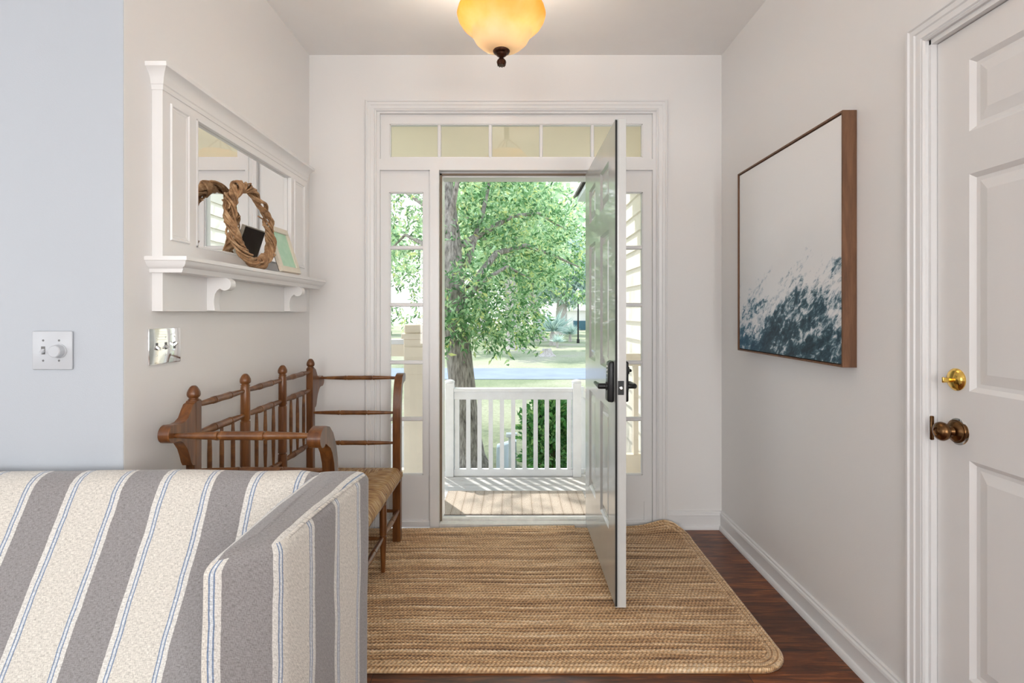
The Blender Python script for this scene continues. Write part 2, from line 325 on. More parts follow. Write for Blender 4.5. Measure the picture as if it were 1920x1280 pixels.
def ocean_mat():
    """printed canvas: pale fog above, foaming dark sea below; object space: y along the wall, z up"""
    m, nt, b = new_mat('sea_print'); L = nt.links.new; v = coords(nt)
    sp = nd(nt, 'SeparateXYZ'); L(v, sp.inputs[0])
    def rot(sc, an):
        t = nd(nt, 'TexCoord'); m1 = nd(nt, 'Mapping'); m1.inputs['Rotation'].default_value = (an, 0, 0); m2 = nd(nt, 'Mapping'); m2.inputs['Scale'].default_value = sc
        L(t.outputs['Object'], m1.inputs[0]); L(m1.outputs[0], m2.inputs[0]); return m2.outputs[0]
    n1 = nd(nt, 'TexNoise', i_Scale=1.0, i_Detail=10.0, i_Roughness=.66, i_Distortion=.35); L(rot((1, 4.5, 11), .32), n1.inputs['Vector'])
    n2 = nd(nt, 'TexNoise', i_Scale=1.0, i_Detail=6.0, i_Roughness=.7, i_Distortion=.7); L(rot((1, 22, 46), .70), n2.inputs['Vector'])
    n0 = nd(nt, 'TexNoise', i_Scale=2.3, i_Detail=5.0, i_Roughness=.6); L(v, n0.inputs['Vector'])
    a = nd(nt, 'Math', operation='MULTIPLY_ADD'); L(n0.outputs['Fac'], a.inputs[0]); a.inputs[1].default_value = -.22; L(sp.outputs['Z'], a.inputs[2])
    a2 = nd(nt, 'Math', operation='MULTIPLY_ADD'); L(sp.outputs['Y'], a2.inputs[0]); a2.inputs[1].default_value = .12; L(a.outputs[0], a2.inputs[2])
    fog = nd(nt, 'MapRange', i_From_Min=-.50, i_From_Max=-.02); L(a2.outputs[0], fog.inputs[0])
    ad = nd(nt, 'Math', operation='MULTIPLY_ADD'); L(n2.outputs['Fac'], ad.inputs[0]); ad.inputs[1].default_value = .52
    h1 = nd(nt, 'Math', operation='MULTIPLY'); L(n1.outputs['Fac'], h1.inputs[0]); h1.inputs[1].default_value = .66; L(h1.outputs[0], ad.inputs[2])
    f2 = nd(nt, 'Math', operation='MULTIPLY_ADD'); L(fog.outputs[0], f2.inputs[0]); f2.inputs[1].default_value = .30; L(ad.outputs[0], f2.inputs[2])
    r = ramp(nt, [(.50, (.012, .030, .045)), (.605, (.030, .075, .105)), (.645, (.12, .21, .26)), (.68, (.50, .56, .60)), (.74, (.78, .785, .785))]); L(f2.outputs[0], r.inputs[0])
    bl = nd(nt, 'MapRange', i_From_Min=.10, i_From_Max=.55); L(sp.outputs['Y'], bl.inputs[0])
    mb = nd(nt, 'MixRGB', blend_type='SCREEN'); L(bl.outputs[0], mb.inputs[0]); L(r.outputs[0], mb.inputs[1]); mb.inputs[2].default_value = (.0, .07, .15, 1)
    top = nd(nt, 'MixRGB'); 
    f3 = nd(nt, 'MapRange', i_From_Min=-.17, i_From_Max=.04); L(a2.outputs[0], f3.inputs[0]); L(f3.outputs[0], top.inputs[0]); L(mb.outputs[0], top.inputs[1]); top.inputs[2].default_value = (.86, .855, .85, 1)
    L(top.outputs[0], b.inputs['Base Color']); b.inputs['Roughness'].default_value = .6
    n3 = nd(nt, 'TexNoise', i_Scale=500.0); L(v, n3.inputs['Vector']); bp = nd(nt, 'Bump', i_Strength=.2, i_Distance=.001); L(n3.outputs['Fac'], bp.inputs['Height']); L(bp.outputs[0], b.inputs['Normal']); return m
M['ocean'] = ocean_mat()

def mat_mat():
    m, nt, b = new_mat('doormat_weave'); L = nt.links.new
    v = coords(nt, (1, 1, 1)); br = nd(nt, 'TexWave', wave_type='BANDS', bands_direction='X', i_Scale=4.5, i_Distortion=.4); L(v, br.inputs['Vector'])
    r = ramp(nt, [(0, (.30, .25, .20)), (.05, (.42, .36, .305)), (.6, (.45, .39, .335))]); L(br.outputs['Fac'], r.inputs[0])
    n = nd(nt, 'TexNoise', i_Scale=120.0, i_Detail=4.0); L(v, n.inputs['Vector']); r2 = ramp(nt, [(.3, (.7, .7, .7)), (.7, (1.1, 1.1, 1.1))]); L(n.outputs['Fac'], r2.inputs[0])
    mx = nd(nt, 'MixRGB', blend_type='MULTIPLY'); mx.inputs[0].default_value = 1; L(r.outputs[0], mx.inputs[1]); L(r2.outputs[0], mx.inputs[2]); L(mx.outputs[0], b.inputs['Base Color'])
    b.inputs['Roughness'].default_value = .95; return m
M['mat'] = mat_mat()

# ================================================================== ROOM SHELL
XL, XR, YF, YS, H = -1.18, 1.221, 3.106, 1.62, 2.755
XW, YB = -4.5, -3.5
WT = .16                                        # exterior wall thickness
def struct(mb, name, m, parent=None, **k): 
    o = mb.build(name, m, parent, **k)
    if not parent: o['kind'] = 'structure'
    return o
struct(MB().box((XW-.1, YB-.1, -.08), (XR+.12, YF, 0)), 'floor', M['floor'])
struct(MB().box((XW-.1, YB-.1, H), (XR+.12, YF+WT, H+.1)), 'ceiling', M['ceiling'])
# far wall around the entry unit
EX0, EX1, EZ = -.80, .85, 2.437
mb = MB(); mb.box((XL-.14, YF, -.08), (EX0, YF+WT, H)); mb.box((EX1, YF, -.08), (XR+.12, YF+WT, H)); mb.box((EX0, YF, EZ), (EX1, YF+WT, H))
struct(mb, 'wall_front', M['wall'])
# left wall of the entry, with the return that faces the camera
mb = MB(); mb.box((XL-.14, YS+.002, 0), (XL, YF, H)); struct(mb, 'wall_left', M['wall'])
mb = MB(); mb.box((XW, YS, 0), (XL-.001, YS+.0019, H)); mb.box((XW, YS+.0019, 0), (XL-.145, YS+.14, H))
struct(mb, 'wall_left_return', M['wall_cool_cast'])
# right wall with the doorway of the six panel door
DY1, DY0, DZ = 1.56, .76, 2.045
mb = MB(); mb.box((XR, DY1, 0), (XR+.12, YF, H)); mb.box((XR, YB, 0), (XR+.12, -2.4, H)); mb.box((XR, -.6, 0), (XR+.12, DY0, H)); mb.box((XR, -2.4, 0), (XR+.12, -.6, .7)); mb.box((XR, -2.4, 2.4), (XR+.12, -.6, H)); mb.box((XR, DY0, DZ), (XR+.12, DY1, H)); mb.box((XR+.10, DY0, 0), (XR+.12, DY1, DZ))
struct(mb, 'wall_right', M['wall'])
# back and outer walls of the living room behind the camera, with windows, mostly added to let light in
def wall_with_holes(axis, c0, c1, a0, a1, holes, name):
    mb = MB(); xs = a0
    def bx(u0, u1, z0, z1):
        if u1-u0 < 1e-4 or z1-z0 < 1e-4: return
        mb.box((u0, c0, z0), (u1, c1, z1)) if axis == 'y' else mb.box((c0, u0, z0), (c1, u1, z1))
    for h0, h1, z0, z1 in holes:
        bx(xs, h0, 0, H); bx(h0, h1, 0, z0); bx(h0, h1, z1, H); xs = h1
    bx(xs, a1, 0, H); struct(mb, name, M['wall'])
HB = [(-4.0, -2.4, .7, 2.4), (-1.7, -.1, .7, 2.4)]; HL = [(-2.2, .4, .7, 2.4)]
wall_with_holes('y', YB-.1, YB, XW, XR, HB, 'wall_back'); wall_with_holes('x', XW-.1, XW, YB, YS+.14, HL, 'wall_west')
def back_window(name, axis, c, h):
    h0, h1, z0, z1 = h; mb = MB()
    f = (lambda u0, u1, a, b, t: mb.box((u0, c-t, a), (u1, c+t, b))) if axis == 'y' else (lambda u0, u1, a, b, t: mb.box((c-t, u0, a), (c+t, u1, b)))
    for k in range(4):
        u = h0+(h1-h0)*k/3; f(u-.02, u+.02, z0, z1, .02)
    for k in range(4):
        z = z0+(z1-z0)*k/3; f(h0, h1, z-.02, z+.02, .021)
    o = mb.build(name, M['trim']); o['kind'] = 'structure'
    mb = MB(); mb.box((h0, c-.003, z0), (h1, c+.003, z1)) if axis == 'y' else mb.box((c-.003, h0, z0), (c+.003, h1, z1)); mb.build('window_pane', M['glass'], o)
back_window('added_window_4', 'y', YB-.05, HB[0]); back_window('window_5', 'y', YB-.05, HB[1]); back_window('added_window_6', 'x', XW-.05, HL[0]); back_window('added_window_7', 'x', XR+.06, (-2.4, -.6, .7, 2.4))  # second window is inferred from a reflection; the others are added for light

# baseboards: board, ogee cap, shoe moulding
BP = [(0, 0), (.026, 0), (.026, .012), (.020, .022), (.013, .024), (.013, .078), (.017, .081), (.015, .090), (.009, .094), (.009, .101), (.004, .104), (0, .104)]
def baseboard(name, a, b, fn): struct(MB().extrude(BP, a, b, fn), name, M['trim'])
baseboard('baseboard_right', DY1+.075, YF, lambda u, v, w_: (XR-u, w_, v))
baseboard('baseboard_front', .895, XR, lambda u, v, w_: (w_, YF-u, v))
baseboard('baseboard_front_left', XL, -.855, lambda u, v, w_: (w_, YF-u, v))
baseboard('baseboard_left', YS+.02, YF, lambda u, v, w_: (XL+u, w_, v))
baseboard('baseboard_left_return', XW, XL-.012, lambda u, v, w_: (w_, YS-u, v))

# moulded casings (U shape, mitred)
CP = [(0, 0), (0, .010), (.006, .014), (.010, .010), (.014, .014), (.030, .016), (.034, .019), (.048, .020), (.052, .024), (.058, .024), (.062, .018), (.062, 0)]
def casing(name, u0, u1, z1, fn, prof=CP, width=.062, m='trim'):
    mb = MB(); s = width/.062; rows = []
    for d, h in prof:
        d *= s; rows.append([mb.bm.verts.new(fn(*q, h)) for q in ((u0-d, 0), (u0-d, z1+d), (u1+d, z1+d), (u1+d, 0))])
    n = len(rows)
    for i in range(n):
        A, B = rows[i], rows[(i+1) % n]
        for k in range(3): mb.bm.faces.new((A[k], A[k+1], B[k+1], B[k]))
    mb.bm.faces.new([r[0] for r in rows]); mb.bm.faces.new([r[3] for r in rows][::-1])
    struct(mb, name, M[m], ang=20)
casing('trim_1', -.789, .839, 2.426, lambda u, v, h: (u, YF-h, v))
casing('trim_2', DY0-.005, DY1+.003, 2.05, lambda u, v, h: (XR-h, u, v))

# ------------------------------------------------------------------ entry unit: frame, transom, sidelights
mb = MB()                                        # trim_3: the fixed frame
y0, y1 = YF-.002, YF+WT
mb.box((EX0, y0, 0), (-.770, y1, EZ)); mb.box((.820, y0, 0), (EX1, y1, EZ)); mb.box((-.77, y0, 2.415), (.82, y1, EZ))
mb.box((-.770, y0, 2.085), (.820, y1, 2.150))                      # transom bar
mb.box((-.478, y0-.004, 0), (-.425, y1, 2.085)); mb.box((.475, y0+.03, 0), (.525, y1, 2.085))   # mullions
mb.box((-.425, YF+.05, 2.055), (.475, y1, 2.085)); mb.box((-.425, YF+.05, .03), (-.412, y1, 2.055))          # door stops
struct(mb, 'trim_3', M['trim'])
mb = MB(); mb.box((-.425, YF+.035, .03), (-.4135, YF+.05, 2.075)); mb.box((-.425, YF+.035, 2.064), (.475, YF+.05, 2.075)); struct(mb, 'trim_4', M['brown_strip'])
mb = MB(); mb.box((-.425, YF-.005, .0), (.475, YF+.05, .026), .004); mb.box((-.425, YF+.05, .0), (.475, YF+.098, .034), .006); struct(mb, 'trim_5', M['threshold'])

def sash(name, x0, x1, z0, z1, gx, gz, face=YF+.018):
    """frame around a grid of panes; gx/gz: glass area limits and muntin centres"""
    mb = MB(); ya, yb = face, face+.035
    a, b, c, d = gx[0], gx[-1], gz[0], gz[-1]
    mb.box((x0, ya, z0), (a, yb, z1)); mb.box((b, ya, z0), (x1, yb, z1)); mb.box((a, ya, z0), (b, yb, c)); mb.box((a, ya, d), (b, yb, z1))
    for x in gx[1:-1]: mb.box((x-.010, ya+.004, c), (x+.010, yb, d), .004)
    for z in gz[1:-1]: mb.box((a, ya+.004, z-.011), (b, yb, z+.011), .004)
    # glazing bead
    for q in ((a, c, a+.005, d), (b-.005, c, b, d), (a, c, b, c+.005), (a, d-.005, b, d)): mb.box((q[0], ya+.006, q[1]), (q[2], yb-.005, q[3]))
    o = struct(mb, name, M['trim'])
    for i in range(len(gx)-1):
        for k in range(len(gz)-1):
            MB().box((gx[i]+.004, ya+.018, gz[k]+.004), (gx[i+1]-.004, ya+.022, gz[k+1]-.004)).build('window_pane', M['glass'], o)
    return o
sash('window_1', -.77, .82, 2.150, 2.415, [-.717]+[-.427, -.127, .171, .472]+[.766], [2.164, 2.360])
gz = [.303, .630, .963, 1.301, 1.637, 1.961]
win2 = sash('window_2', -.77, -.478, 0.21, 2.085, [-.719, -.520], gz)
win3 = sash('window_3', .525, .820, 0.21, 2.085, [.567, .766], gz)
for (a, b), wn in (((-.77, -.478), win2), ((.525, .82), win3)):
    mb = MB(); mb.box((a, YF+.024, .04), (b, YF+.05, .21)); mb.box((a+.0, YF+.018, .150), (b, YF+.03, .21)); mb.box((b-.045, YF+.018, .04), (b, YF+.03, .15)); mb.box((a, YF+.018, .04), (a+.045, YF+.03, .15))
    mb.box((a, YF+.004, .0), (b, YF+.05, .042), .006); mb.build('bottom_panel', M['trim'], wn)

# ------------------------------------------------------------------ six panel doors
def door_mesh(W, Hh, T, us, vs, fn):
    """returns slab MB and list of panel MBs. us: panel column spans, vs: panel row spans"""
    slab = MB(); bm = slab.bm; pans = []
    ub = sorted({0, W, *[x for s in us for x in s]}); vb = sorted({0, Hh, *[x for s in vs for x in s]})
    for side, sg in ((0, 1), (T, -1)):
        for i in range(len(ub)-1):
            for k in range(len(vb)-1):
                if (ub[i], ub[i+1]) in us and (vb[k], vb[k+1]) in vs: continue
                slab.quad(fn(ub[i], side, vb[k]), fn(ub[i+1], side, vb[k]), fn(ub[i+1], side, vb[k+1]), fn(ub[i], side, vb[k+1]))
    for q in (((0, 0), (W, 0)), ((W, 0), (W, Hh)), ((W, Hh), (0, Hh)), ((0, Hh), (0, 0))):
        (a, b), (c, d) = q; slab.quad(fn(a, 0, b), fn(c, 0, d), fn(c, T, d), fn(a, T, b))
    bmesh.ops.remove_doubles(bm, verts=bm.verts, dist=1e-5)
    for u0, u1 in us:
        for v0, v1 in vs:
            mb = MB()
            for side, sg in ((0, 1), (T, -1)):
                prev = None
                for ins, dep in ((0, 0), (.004, .003), (.012, .010), (.022, .011), (.026, .010), (.050, .004), (.056, .004)):
                    w_ = side+sg*dep
                    ring = [mb.bm.verts.new(fn(*q)) for q in ((u0+ins, w_, v0+ins), (u1-ins, w_, v0+ins), (u1-ins, w_, v1-ins), (u0+ins, w_, v1-ins))]
                    if prev:
                        for j in range(4): mb.bm.faces.new((prev[j], prev[(j+1) % 4], ring[(j+1) % 4], ring[j]))
                    prev = ring
                mb.bm.faces.new(prev)
            pans.append(mb)
    return slab, pans
# door_1: open front door, hinged on the right jamb, swung 90 degrees into the room
D1X, D1Z = .428, .036
fn1 = lambda u, w_, v: (D1X+w_, YF-.002-u, D1Z+v)
us = [(.150, .366), (.516, .743)]; vs = [(.262, .794), (.968, 1.588), (1.708, 1.892)]
slab, pans = door_mesh(.898, 2.02, .044, us, vs, fn1)
d1 = struct(slab, 'door_1', M['door_ext'], ang=20)
tag(d1, 'open grey six-panel front door with black keypad lock')
for p in pans: p.build('door_panel', M['door_ext'], d1, ang=12)
MB().box((D1X+.0135, 2.2056, D1Z), (D1X+.0442, 2.2100, D1Z+2.02), .001).build('door_edge_strip', M['door_edge'], d1)
MB().box((D1X-.001, 2.2050, D1Z+.004), (D1X+.0075, 2.2100, D1Z+2.016)).build('weather_strip', M['black_rubber'], d1)
# keypad lock outside, lever both sides, latch plate
ly, lz = 2.268, .965
lk = MB().hexa([(D1X-.028, ly-.030, lz-.085), (D1X, ly-.034, lz-.088), (D1X, ly+.034, lz-.088), (D1X-.028, ly+.030, lz-.085),
                (D1X-.022, ly-.030, lz+.082), (D1X, ly-.034, lz+.088), (D1X, ly+.034, lz+.088), (D1X-.022, ly+.030, lz+.082)], .008, 3).build('keypad_lock', M['black'], d1)
mb = MB()
for r in range(5): mb.lathe((D1X-.0215-.0006*(4-r)*.5, ly, lz+.062-r*.016), (-1, 0, 0), [(0, .005), (.003, .004)], 12)
mb.build('keypad_button', M['steel'], lk)
zl = lz-.042
mb = MB(); mb.lathe((D1X-.024, ly, zl+.02), (-1, 0, 0), [(0, .018), (.006, .018), (.008, .012), (.036, .012), (.040, .008)], 20)
mb.tube([(D1X-.052, ly-.004, zl+.02), (D1X-.056, ly+.03, zl+.02), (D1X-.056, ly+.11, zl+.02)], [.011, .010, .008], 12); mb.build('lever_handle', M['black'], d1)
xi = D1X+.044
mb = MB(); mb.box((xi, ly-.033, lz-.085), (xi+.018, ly+.033, lz+.085), .007, 3); mb.build('lock_cover', M['black'], d1)
mb = MB(); mb.lathe((xi+.015, ly, lz+.045), (1, 0, 0), [(0, .016), (.010, .016), (.012, .006), (.018, .006)], 16); mb.box((xi+.026, ly-.018, lz+.039), (xi+.034, ly+.018, lz+.051), .003); mb.build('thumb_turn', M['black'], d1)
mb = MB(); mb.lathe((xi+.016, ly, zl+.02), (1, 0, 0), [(0, .018), (.006, .018), (.008, .011), (.034, .011), (.038, .008)], 20)
mb.tube([(xi+.048, ly-.004, zl+.02), (xi+.052, ly+.03, zl+.02), (xi+.052, ly+.11, zl+.02)], [.011, .010, .008], 12); mb.build('lever_handle', M['black'], d1)
mb = MB(); mb.box((D1X+.010, 2.2035, zl-.008), (D1X+.035, 2.2080, zl+.05), .001); pl = mb.build('latch_plate', M['black'], d1)
MB().lathe((D1X+.0225, 2.206, zl+.021), (0, -1, 0), [(0, .0075), (.006, .0075), (.008, .005)], 16).build('latch_bolt', M['steel'], pl)
mb = MB()
for z in (.25, 1.05, 1.85): mb.lathe((D1X+.049, YF-.004, z), (0, 0, 1), [(0, .006), (.09, .006)], 12)
mb.build('hinge', M['steel'], d1)
# door_2: closed six panel door in the right wall
D2X = 1.238
fn2 = lambda u, w_, v: (D2X+w_, DY1-.009-u, .012+v)
us2 = [(.107, .345), (.437, .675)]; vs2 = [(.25, .843), (1.03, 1.618), (1.733, 1.928)]
slab, pans = door_mesh(.782, 2.022, .035, us2, vs2, fn2)
d2 = struct(slab, 'door_2', M['door_int'], ang=20); tag(d2, 'closed white six-panel door with brass deadbolt and bronze knob')
for p in pans: p.build('door_panel', M['door_int'], d2, ang=12)
mb = MB(); mb.box((XR-.001, DY1-.007, 0), (D2X+.05, DY1+.003, DZ+.005)); mb.box((XR-.001, DY0-.005, 0), (D2X+.05, DY0+.006, DZ)); mb.box((XR-.001, DY0, DZ-.009), (D2X+.05, DY1, DZ+.005)); struct(mb, 'trim_6', M['trim'])
ky = 1.485
mb = MB(); mb.lathe((D2X, ky, 1.069), (-1, 0, 0), [(0, .031), (.003, .031), (.006, .028), (.010, .024), (.013, .010), (.014, .006)], 32); db = mb.build('deadbolt_rose', M['brass'], d2)
mb = MB(); mb.hexa([(D2X-.012, ky-.004, 1.062), (D2X-.012, ky+.004, 1.062), (D2X-.040, ky+.003, 1.060), (D2X-.040, ky-.003, 1.060), (D2X-.012, ky-.004, 1.072), (D2X-.012, ky+.004, 1.072), (D2X-.040, ky+.003, 1.076), (D2X-.040, ky-.003, 1.076)], .002, 2); mb.build('thumb_turn', M['brass'], db)
mb = MB(); mb.lathe((D2X, ky, .925), (-1, 0, 0), [(0, .032), (.003, .032), (.004, .029), (.008, .028), (.012, .022), (.015, .014), (.022, .010), (.027, .013), (.030, .020), (.035, .0245), (.042, .0265), (.049, .0245), (.054, .018), (.057, .011), (.055, .009), (.057, .006), (.058, .003), (.058, 0)], 32)
mb.build('door_knob', M['antique'], d2)
mb = MB(); mb.lathe((D2X+.002, ky-.004, .925), (-1, 0, 0), [(0, .037), (.002, .037), (.003, .033)], 32); mb.build('knob_rose', M['chrome'], d2)
MB().box((XR-.004, DY1-.012, .885), (XR+.006, DY1-.004, .955), .002).build('strike_plate', M['antique'], d2)

# ================================================================== CEILING LIGHT
lx, lyy = -.042, 2.12
lamp = empty('ceiling_light', (lx, lyy, H)); tag(lamp, 'amber marbled glass bowl ceiling light with bronze finial', 'ceiling light')
outer = [(2.296, .012), (2.297, .030), (2.302, .056), (2.315, .083), (2.334, .104), (2.352, .113), (2.366, .119), (2.374, .127), (2.385, .142), (2.402, .160), (2.420, .171), (2.438, .176), (2.456, .171), (2.475, .157), (2.492, .142), (2.505, .132)]
prof = outer+[(z, r-.004) for z, r in outer[::-1]]
mb = MB(); rings = []
for z, r in prof: rings.append([mb.bm.verts.new((r*math.cos(k*2*PI/64), r*math.sin(k*2*PI/64), z-2.28)) for k in range(64)])
for A, B in zip(rings, rings[1:]):
    for k in range(64): mb.bm.faces.new((A[k], A[(k+1) % 64], B[(k+1) % 64], B[k]))
g = mb.build('lamp_shade', M['bowl']); g.parent = lamp; g.location = (0, 0, 2.28-H)
mb = MB(); mb.lathe((lx, lyy, 2.236), (0, 0, 1), [(0, .004), (.001, .013), (.008, .015), (.014, .013), (.020, .014), (.026, .010), (.030, .006), (.034, .010), (.038, .016), (.042, .021), (.046, .0225), (.047, .026), (.052, .032), (.058, .034), (.061, .032), (.063, .02)], 24)
for k in range(9):
    a = k*2*PI/9; mb.tube([(lx+.013*math.cos(a), lyy+.013*math.sin(a), 2.236), (lx+.016*math.cos(a+.2), lyy+.016*math.sin(a+.2), 2.252), (lx+.006*math.cos(a+.4), lyy+.006*math.sin(a+.4), 2.266)], [.003, .004, .002], 6)
mb.build('finial', M['bronze'], lamp)
mb = MB(); mb.lathe((lx, lyy, 2.30), (0, 0, 1), [(0, .005), (.30, .005), (.301, .02), (.36, .02), (.43, .022), (.435, .065), (.455, .075)], 24)
for a in (0, 2.1, 4.2): mb.tube([(lx, lyy, 2.62), (lx+.08*math.cos(a), lyy+.08*math.sin(a), 2.56), (lx+.131*math.cos(a), lyy+.131*math.sin(a), 2.503)], .006, 8)
mb.build('canopy', M['bronze'], lamp)
for dx, dy in ((.05, .03), (-.05, -.02)):
    MB().lathe((lx+dx, lyy+dy, 2.36), (0, 0, 1), [(0, .004), (.008, .02), (.03, .028), (.055, .022), (.08, .013), (.10, .013)], 16).build('bulb', M['white_far'], lamp)
    pd = bpy.data.lights.new('bulb_light', 'POINT'); pd.energy = 10.0; pd.color = (1, .89, .74); pd.shadow_soft_size = .03
    po = bpy.data.objects.new('bulb_light', pd); COL.objects.link(po); po.location = (lx+dx*1.6, lyy+dy*1.6, 2.47)

# ================================================================== MIRROR SHELF on the left wall
ms = empty('mirror_shelf', (XL, 2.35, 1.26)); tag(ms, 'white wall-mounted mirror with crown moulding and bracketed shelf', 'mirror shelf')
yA, yB, xf = 1.748, 2.975, -1.145
mY0, mY1, mZ0, mZ1 = 1.935, 2.765, 1.492, 1.958
mb = MB()
mb.box((XL, yA, 1.26), (xf, yB, 1.42))                                  # lower rail board
mb.box((XL, yA, 1.42), (xf, mY0, 2.02)); mb.box((XL, mY1, 1.42), (xf, yB, 2.02)); mb.box((XL, mY0, 1.42), (xf, mY1, mZ0)); mb.box((XL, mY0, mZ1), (xf, mY1, 2.02))
mb.build('frame', M['shelf_white'], ms)
MB().box((XL+.002, mY0, mZ0), (XL+.018, mY1, mZ1)).build('mirror', M['mirror'], ms)
mb = MB()
for q in ((mY0, mZ0, mY0+.008, mZ1), (mY1-.004, mZ0, mY1, mZ1), (mY0, mZ0, mY1, mZ0+.008), (mY0, mZ1-.005, mY1, mZ1)): mb.box((XL+.018, q[0], q[1]), (xf+.003, q[2], q[3]), .0015)
mb.build('mirror_bead', M['shelf_white'], ms)
def side_panel(a, b, z0, z1):
    mb = MB(); prev = None
    for ins, dep in ((0, .0005), (.003, .006), (.008, .006), (.012, .0015), (.018, .0015), (.022, -.001), (.024, -.001)):
        ring = [mb.bm.verts.new((xf+dep, *q)) for q in ((a+ins, z0+ins), (b-ins, z0+ins), (b-ins, z1-ins), (a+ins, z1-ins))]
        if prev:
            for j in range(4): mb.bm.faces.new((prev[j], prev[(j+1) % 4], ring[(j+1) % 4], ring[j]))
        prev = ring
    mb.bm.faces.new(prev); mb.build('side_panel', M['shelf_white'], ms, ang=15)
side_panel(1.785, 1.893, 1.497, 1.957); side_panel(2.80, 2.94, 1.497, 1.957)
def wrap_mould(mb, prof, ya, yb, xw=XL):
    """profile (projection, z) run along the front and returned to the wall at both ends; projection measured from the board face"""
    rows = []
    for d, z in prof: rows.append([mb.bm.verts.new(q) for q in ((xw, ya-d, z), (xf+d, ya-d, z), (xf+d, yb+d, z), (xw, yb+d, z))])
    for A, B in zip(rows, rows[1:]):
        for k in range(3): mb.bm.faces.new((A[k], A[k+1], B[k+1], B[k]))
    mb.bm.faces.new(rows[0]); mb.bm.faces.new(rows[-1][::-1])
mb = MB(); wrap_mould(mb, [(0, 1.985), (.003, 1.985), (.004, 2.000), (.007, 2.004), (.010, 2.020), (.018, 2.036), (.028, 2.046), (.034, 2.050), (.034, 2.064), (0, 2.064)], yA, yB-.005); mb.build('crown_moulding', M['shelf_white'], ms, ang=25)
mb = MB(); rows = []
for d, z, e in [(.0, 1.386, 0), (.070, 1.386, .012), (.076, 1.398, .014), (.078, 1.402, .020), (.086, 1.406, .024), (.093, 1.414, .030), (.096, 1.422, .034), (.101, 1.424, .037), (.101, 1.437, .037), (0, 1.437, .0)]:
    rows.append([mb.bm.verts.new(q) for q in ((XL, yA-e, z), (xf+d, yA-e, z), (xf+d, yB+.003+min(e, .03)*.5, z), (XL, yB+.003+min(e, .03)*.5, z))])
for A, B in zip(rows, rows[1:]):
    for k in range(3): mb.bm.faces.new((A[k], A[k+1], B[k+1], B[k]))
mb.bm.faces.new(rows[0]); mb.bm.faces.new(rows[-1][::-1]); mb.build('shelf', M['shelf_white'], ms, ang=25)
def corbel(yc):
    poly = [(0, 1.263), (.030, 1.263), (.026, 1.285), (.026, 1.305), (.030, 1.325), (.038, 1.338)]
    poly += [(.066+.024*math.cos(a), 1.362+.024*math.sin(a)) for a in np.linspace(-2.4, 1.4, 14)] + [(.050, 1.386), (0, 1.386)]
    MB().extrude(poly, yc-.018, yc+.018, lambda u, v, w_: (xf+u, w_, v)).build('bracket', M['shelf_white'], ms)
corbel(2.02); corbel(2.70)

# ------------------------------------------------------------------ grapevine wreath leaning on the mirror
def wreath():
    mb = MB(); cy, cz, R = 2.215, 1.617, .155; rs = random.Random(3)
    def cpt(a, off, ph, tw):
        # frame: ring in the plane leaning back against the mirror
        rr = R+off*math.cos(tw*a+ph); side = off*math.sin(tw*a+ph)
        u = rr*math.cos(a)*1.08; v = rr*math.sin(a)
        lean = -.0+ .055*(-(v)/R)*.5
        return Vector((-1.082+lean*.72+side, cy+u, cz+v))
    for k in range(13):
        off = .009+.014*rs.random(); ph = rs.random()*6.28; tw = rs.choice([4, 5, 5, 6, 6, 5])
        pts = []
        for i in range(90):
            a = i*2*PI/90; n = noise.noise(Vector((math.cos(a)*2.5+k*7, math.sin(a)*2.5, k)))*.007
            pts.append(cpt(a, off+n, ph, tw))
        mb.tube(pts, [.0046+.0010*math.sin(i*.3+k) for i in range(90)], 7, closed=True)
    for k in range(16):                                        # loose ends
        a0 = rs.random()*6.28; pts = []
        for i in range(9):
            a = a0+i*.085; pts.append(cpt(a, .017+.0022*max(0, i-4), k*1.3, 4)+Vector((.002*max(0, i-4)*rs.choice((-1, 1)), 0, 0)))
        mb.tube(pts, [.0055-.0003*i for i in range(9)], 7)
    for k in range(5):                                         # knot at the top and the bottom
        for a0 in (1.95, -1.35):
            p = []
            for i in range(14):
                t = i/13*2*PI; b_ = cpt(a0+k*.05, 0, 0, 1); rad = .022
                d = Vector((0, math.cos(a0), math.sin(a0)))
                p.append(b_+d*(rad+.002*k)*math.cos(t)+Vector((1, 0, 0))*rad*.8*math.sin(t)+Vector((0, -math.sin(a0), math.cos(a0)))*.012*(i/13-.5))
            mb.tube(p, .0055, 7)
    o = mb.build('vine_wreath', M['vine'], ang=60)
    tag(o, 'woven brown grapevine wreath leaning on the mirror above the white shelf', 'wreath'); return o
wreath()
# ------------------------------------------------------------------ small picture frame on the shelf
pf = empty('picture_frame', (-1.07, 2.52, 1.438)); tag(pf, 'small cream picture frame with mint green print on the white shelf', 'picture frame')
o0 = Vector((-1.050, 2.408, 1.440)); du = Vector((.004, .205, 0)); 
dv = Vector((-.070, .0, .212)); dn = du.normalized().cross(dv.normalized())
if dn.x < 0: dn = -dn
fnp = lambda u, v, w_: tuple(o0+du.normalized()*u+dv.normalized()*v+dn*w_)
fw, fh, fb = .205, .223, .027
mb = MB()
for a, b, c, d in ((0, 0, fw, fb), (0, fh-fb, fw, fh), (0, fb, fb, fh-fb), (fw-fb, fb, fw, fh-fb)):
    mb.hexa([fnp(a, b, 0), fnp(c, b, 0), fnp(c, b, .016), fnp(a, b, .016), fnp(a, d, 0), fnp(c, d, 0), fnp(c, d, .016), fnp(a, d, .016)], .0015)
mb.build('frame', M['cream_frame'], pf)
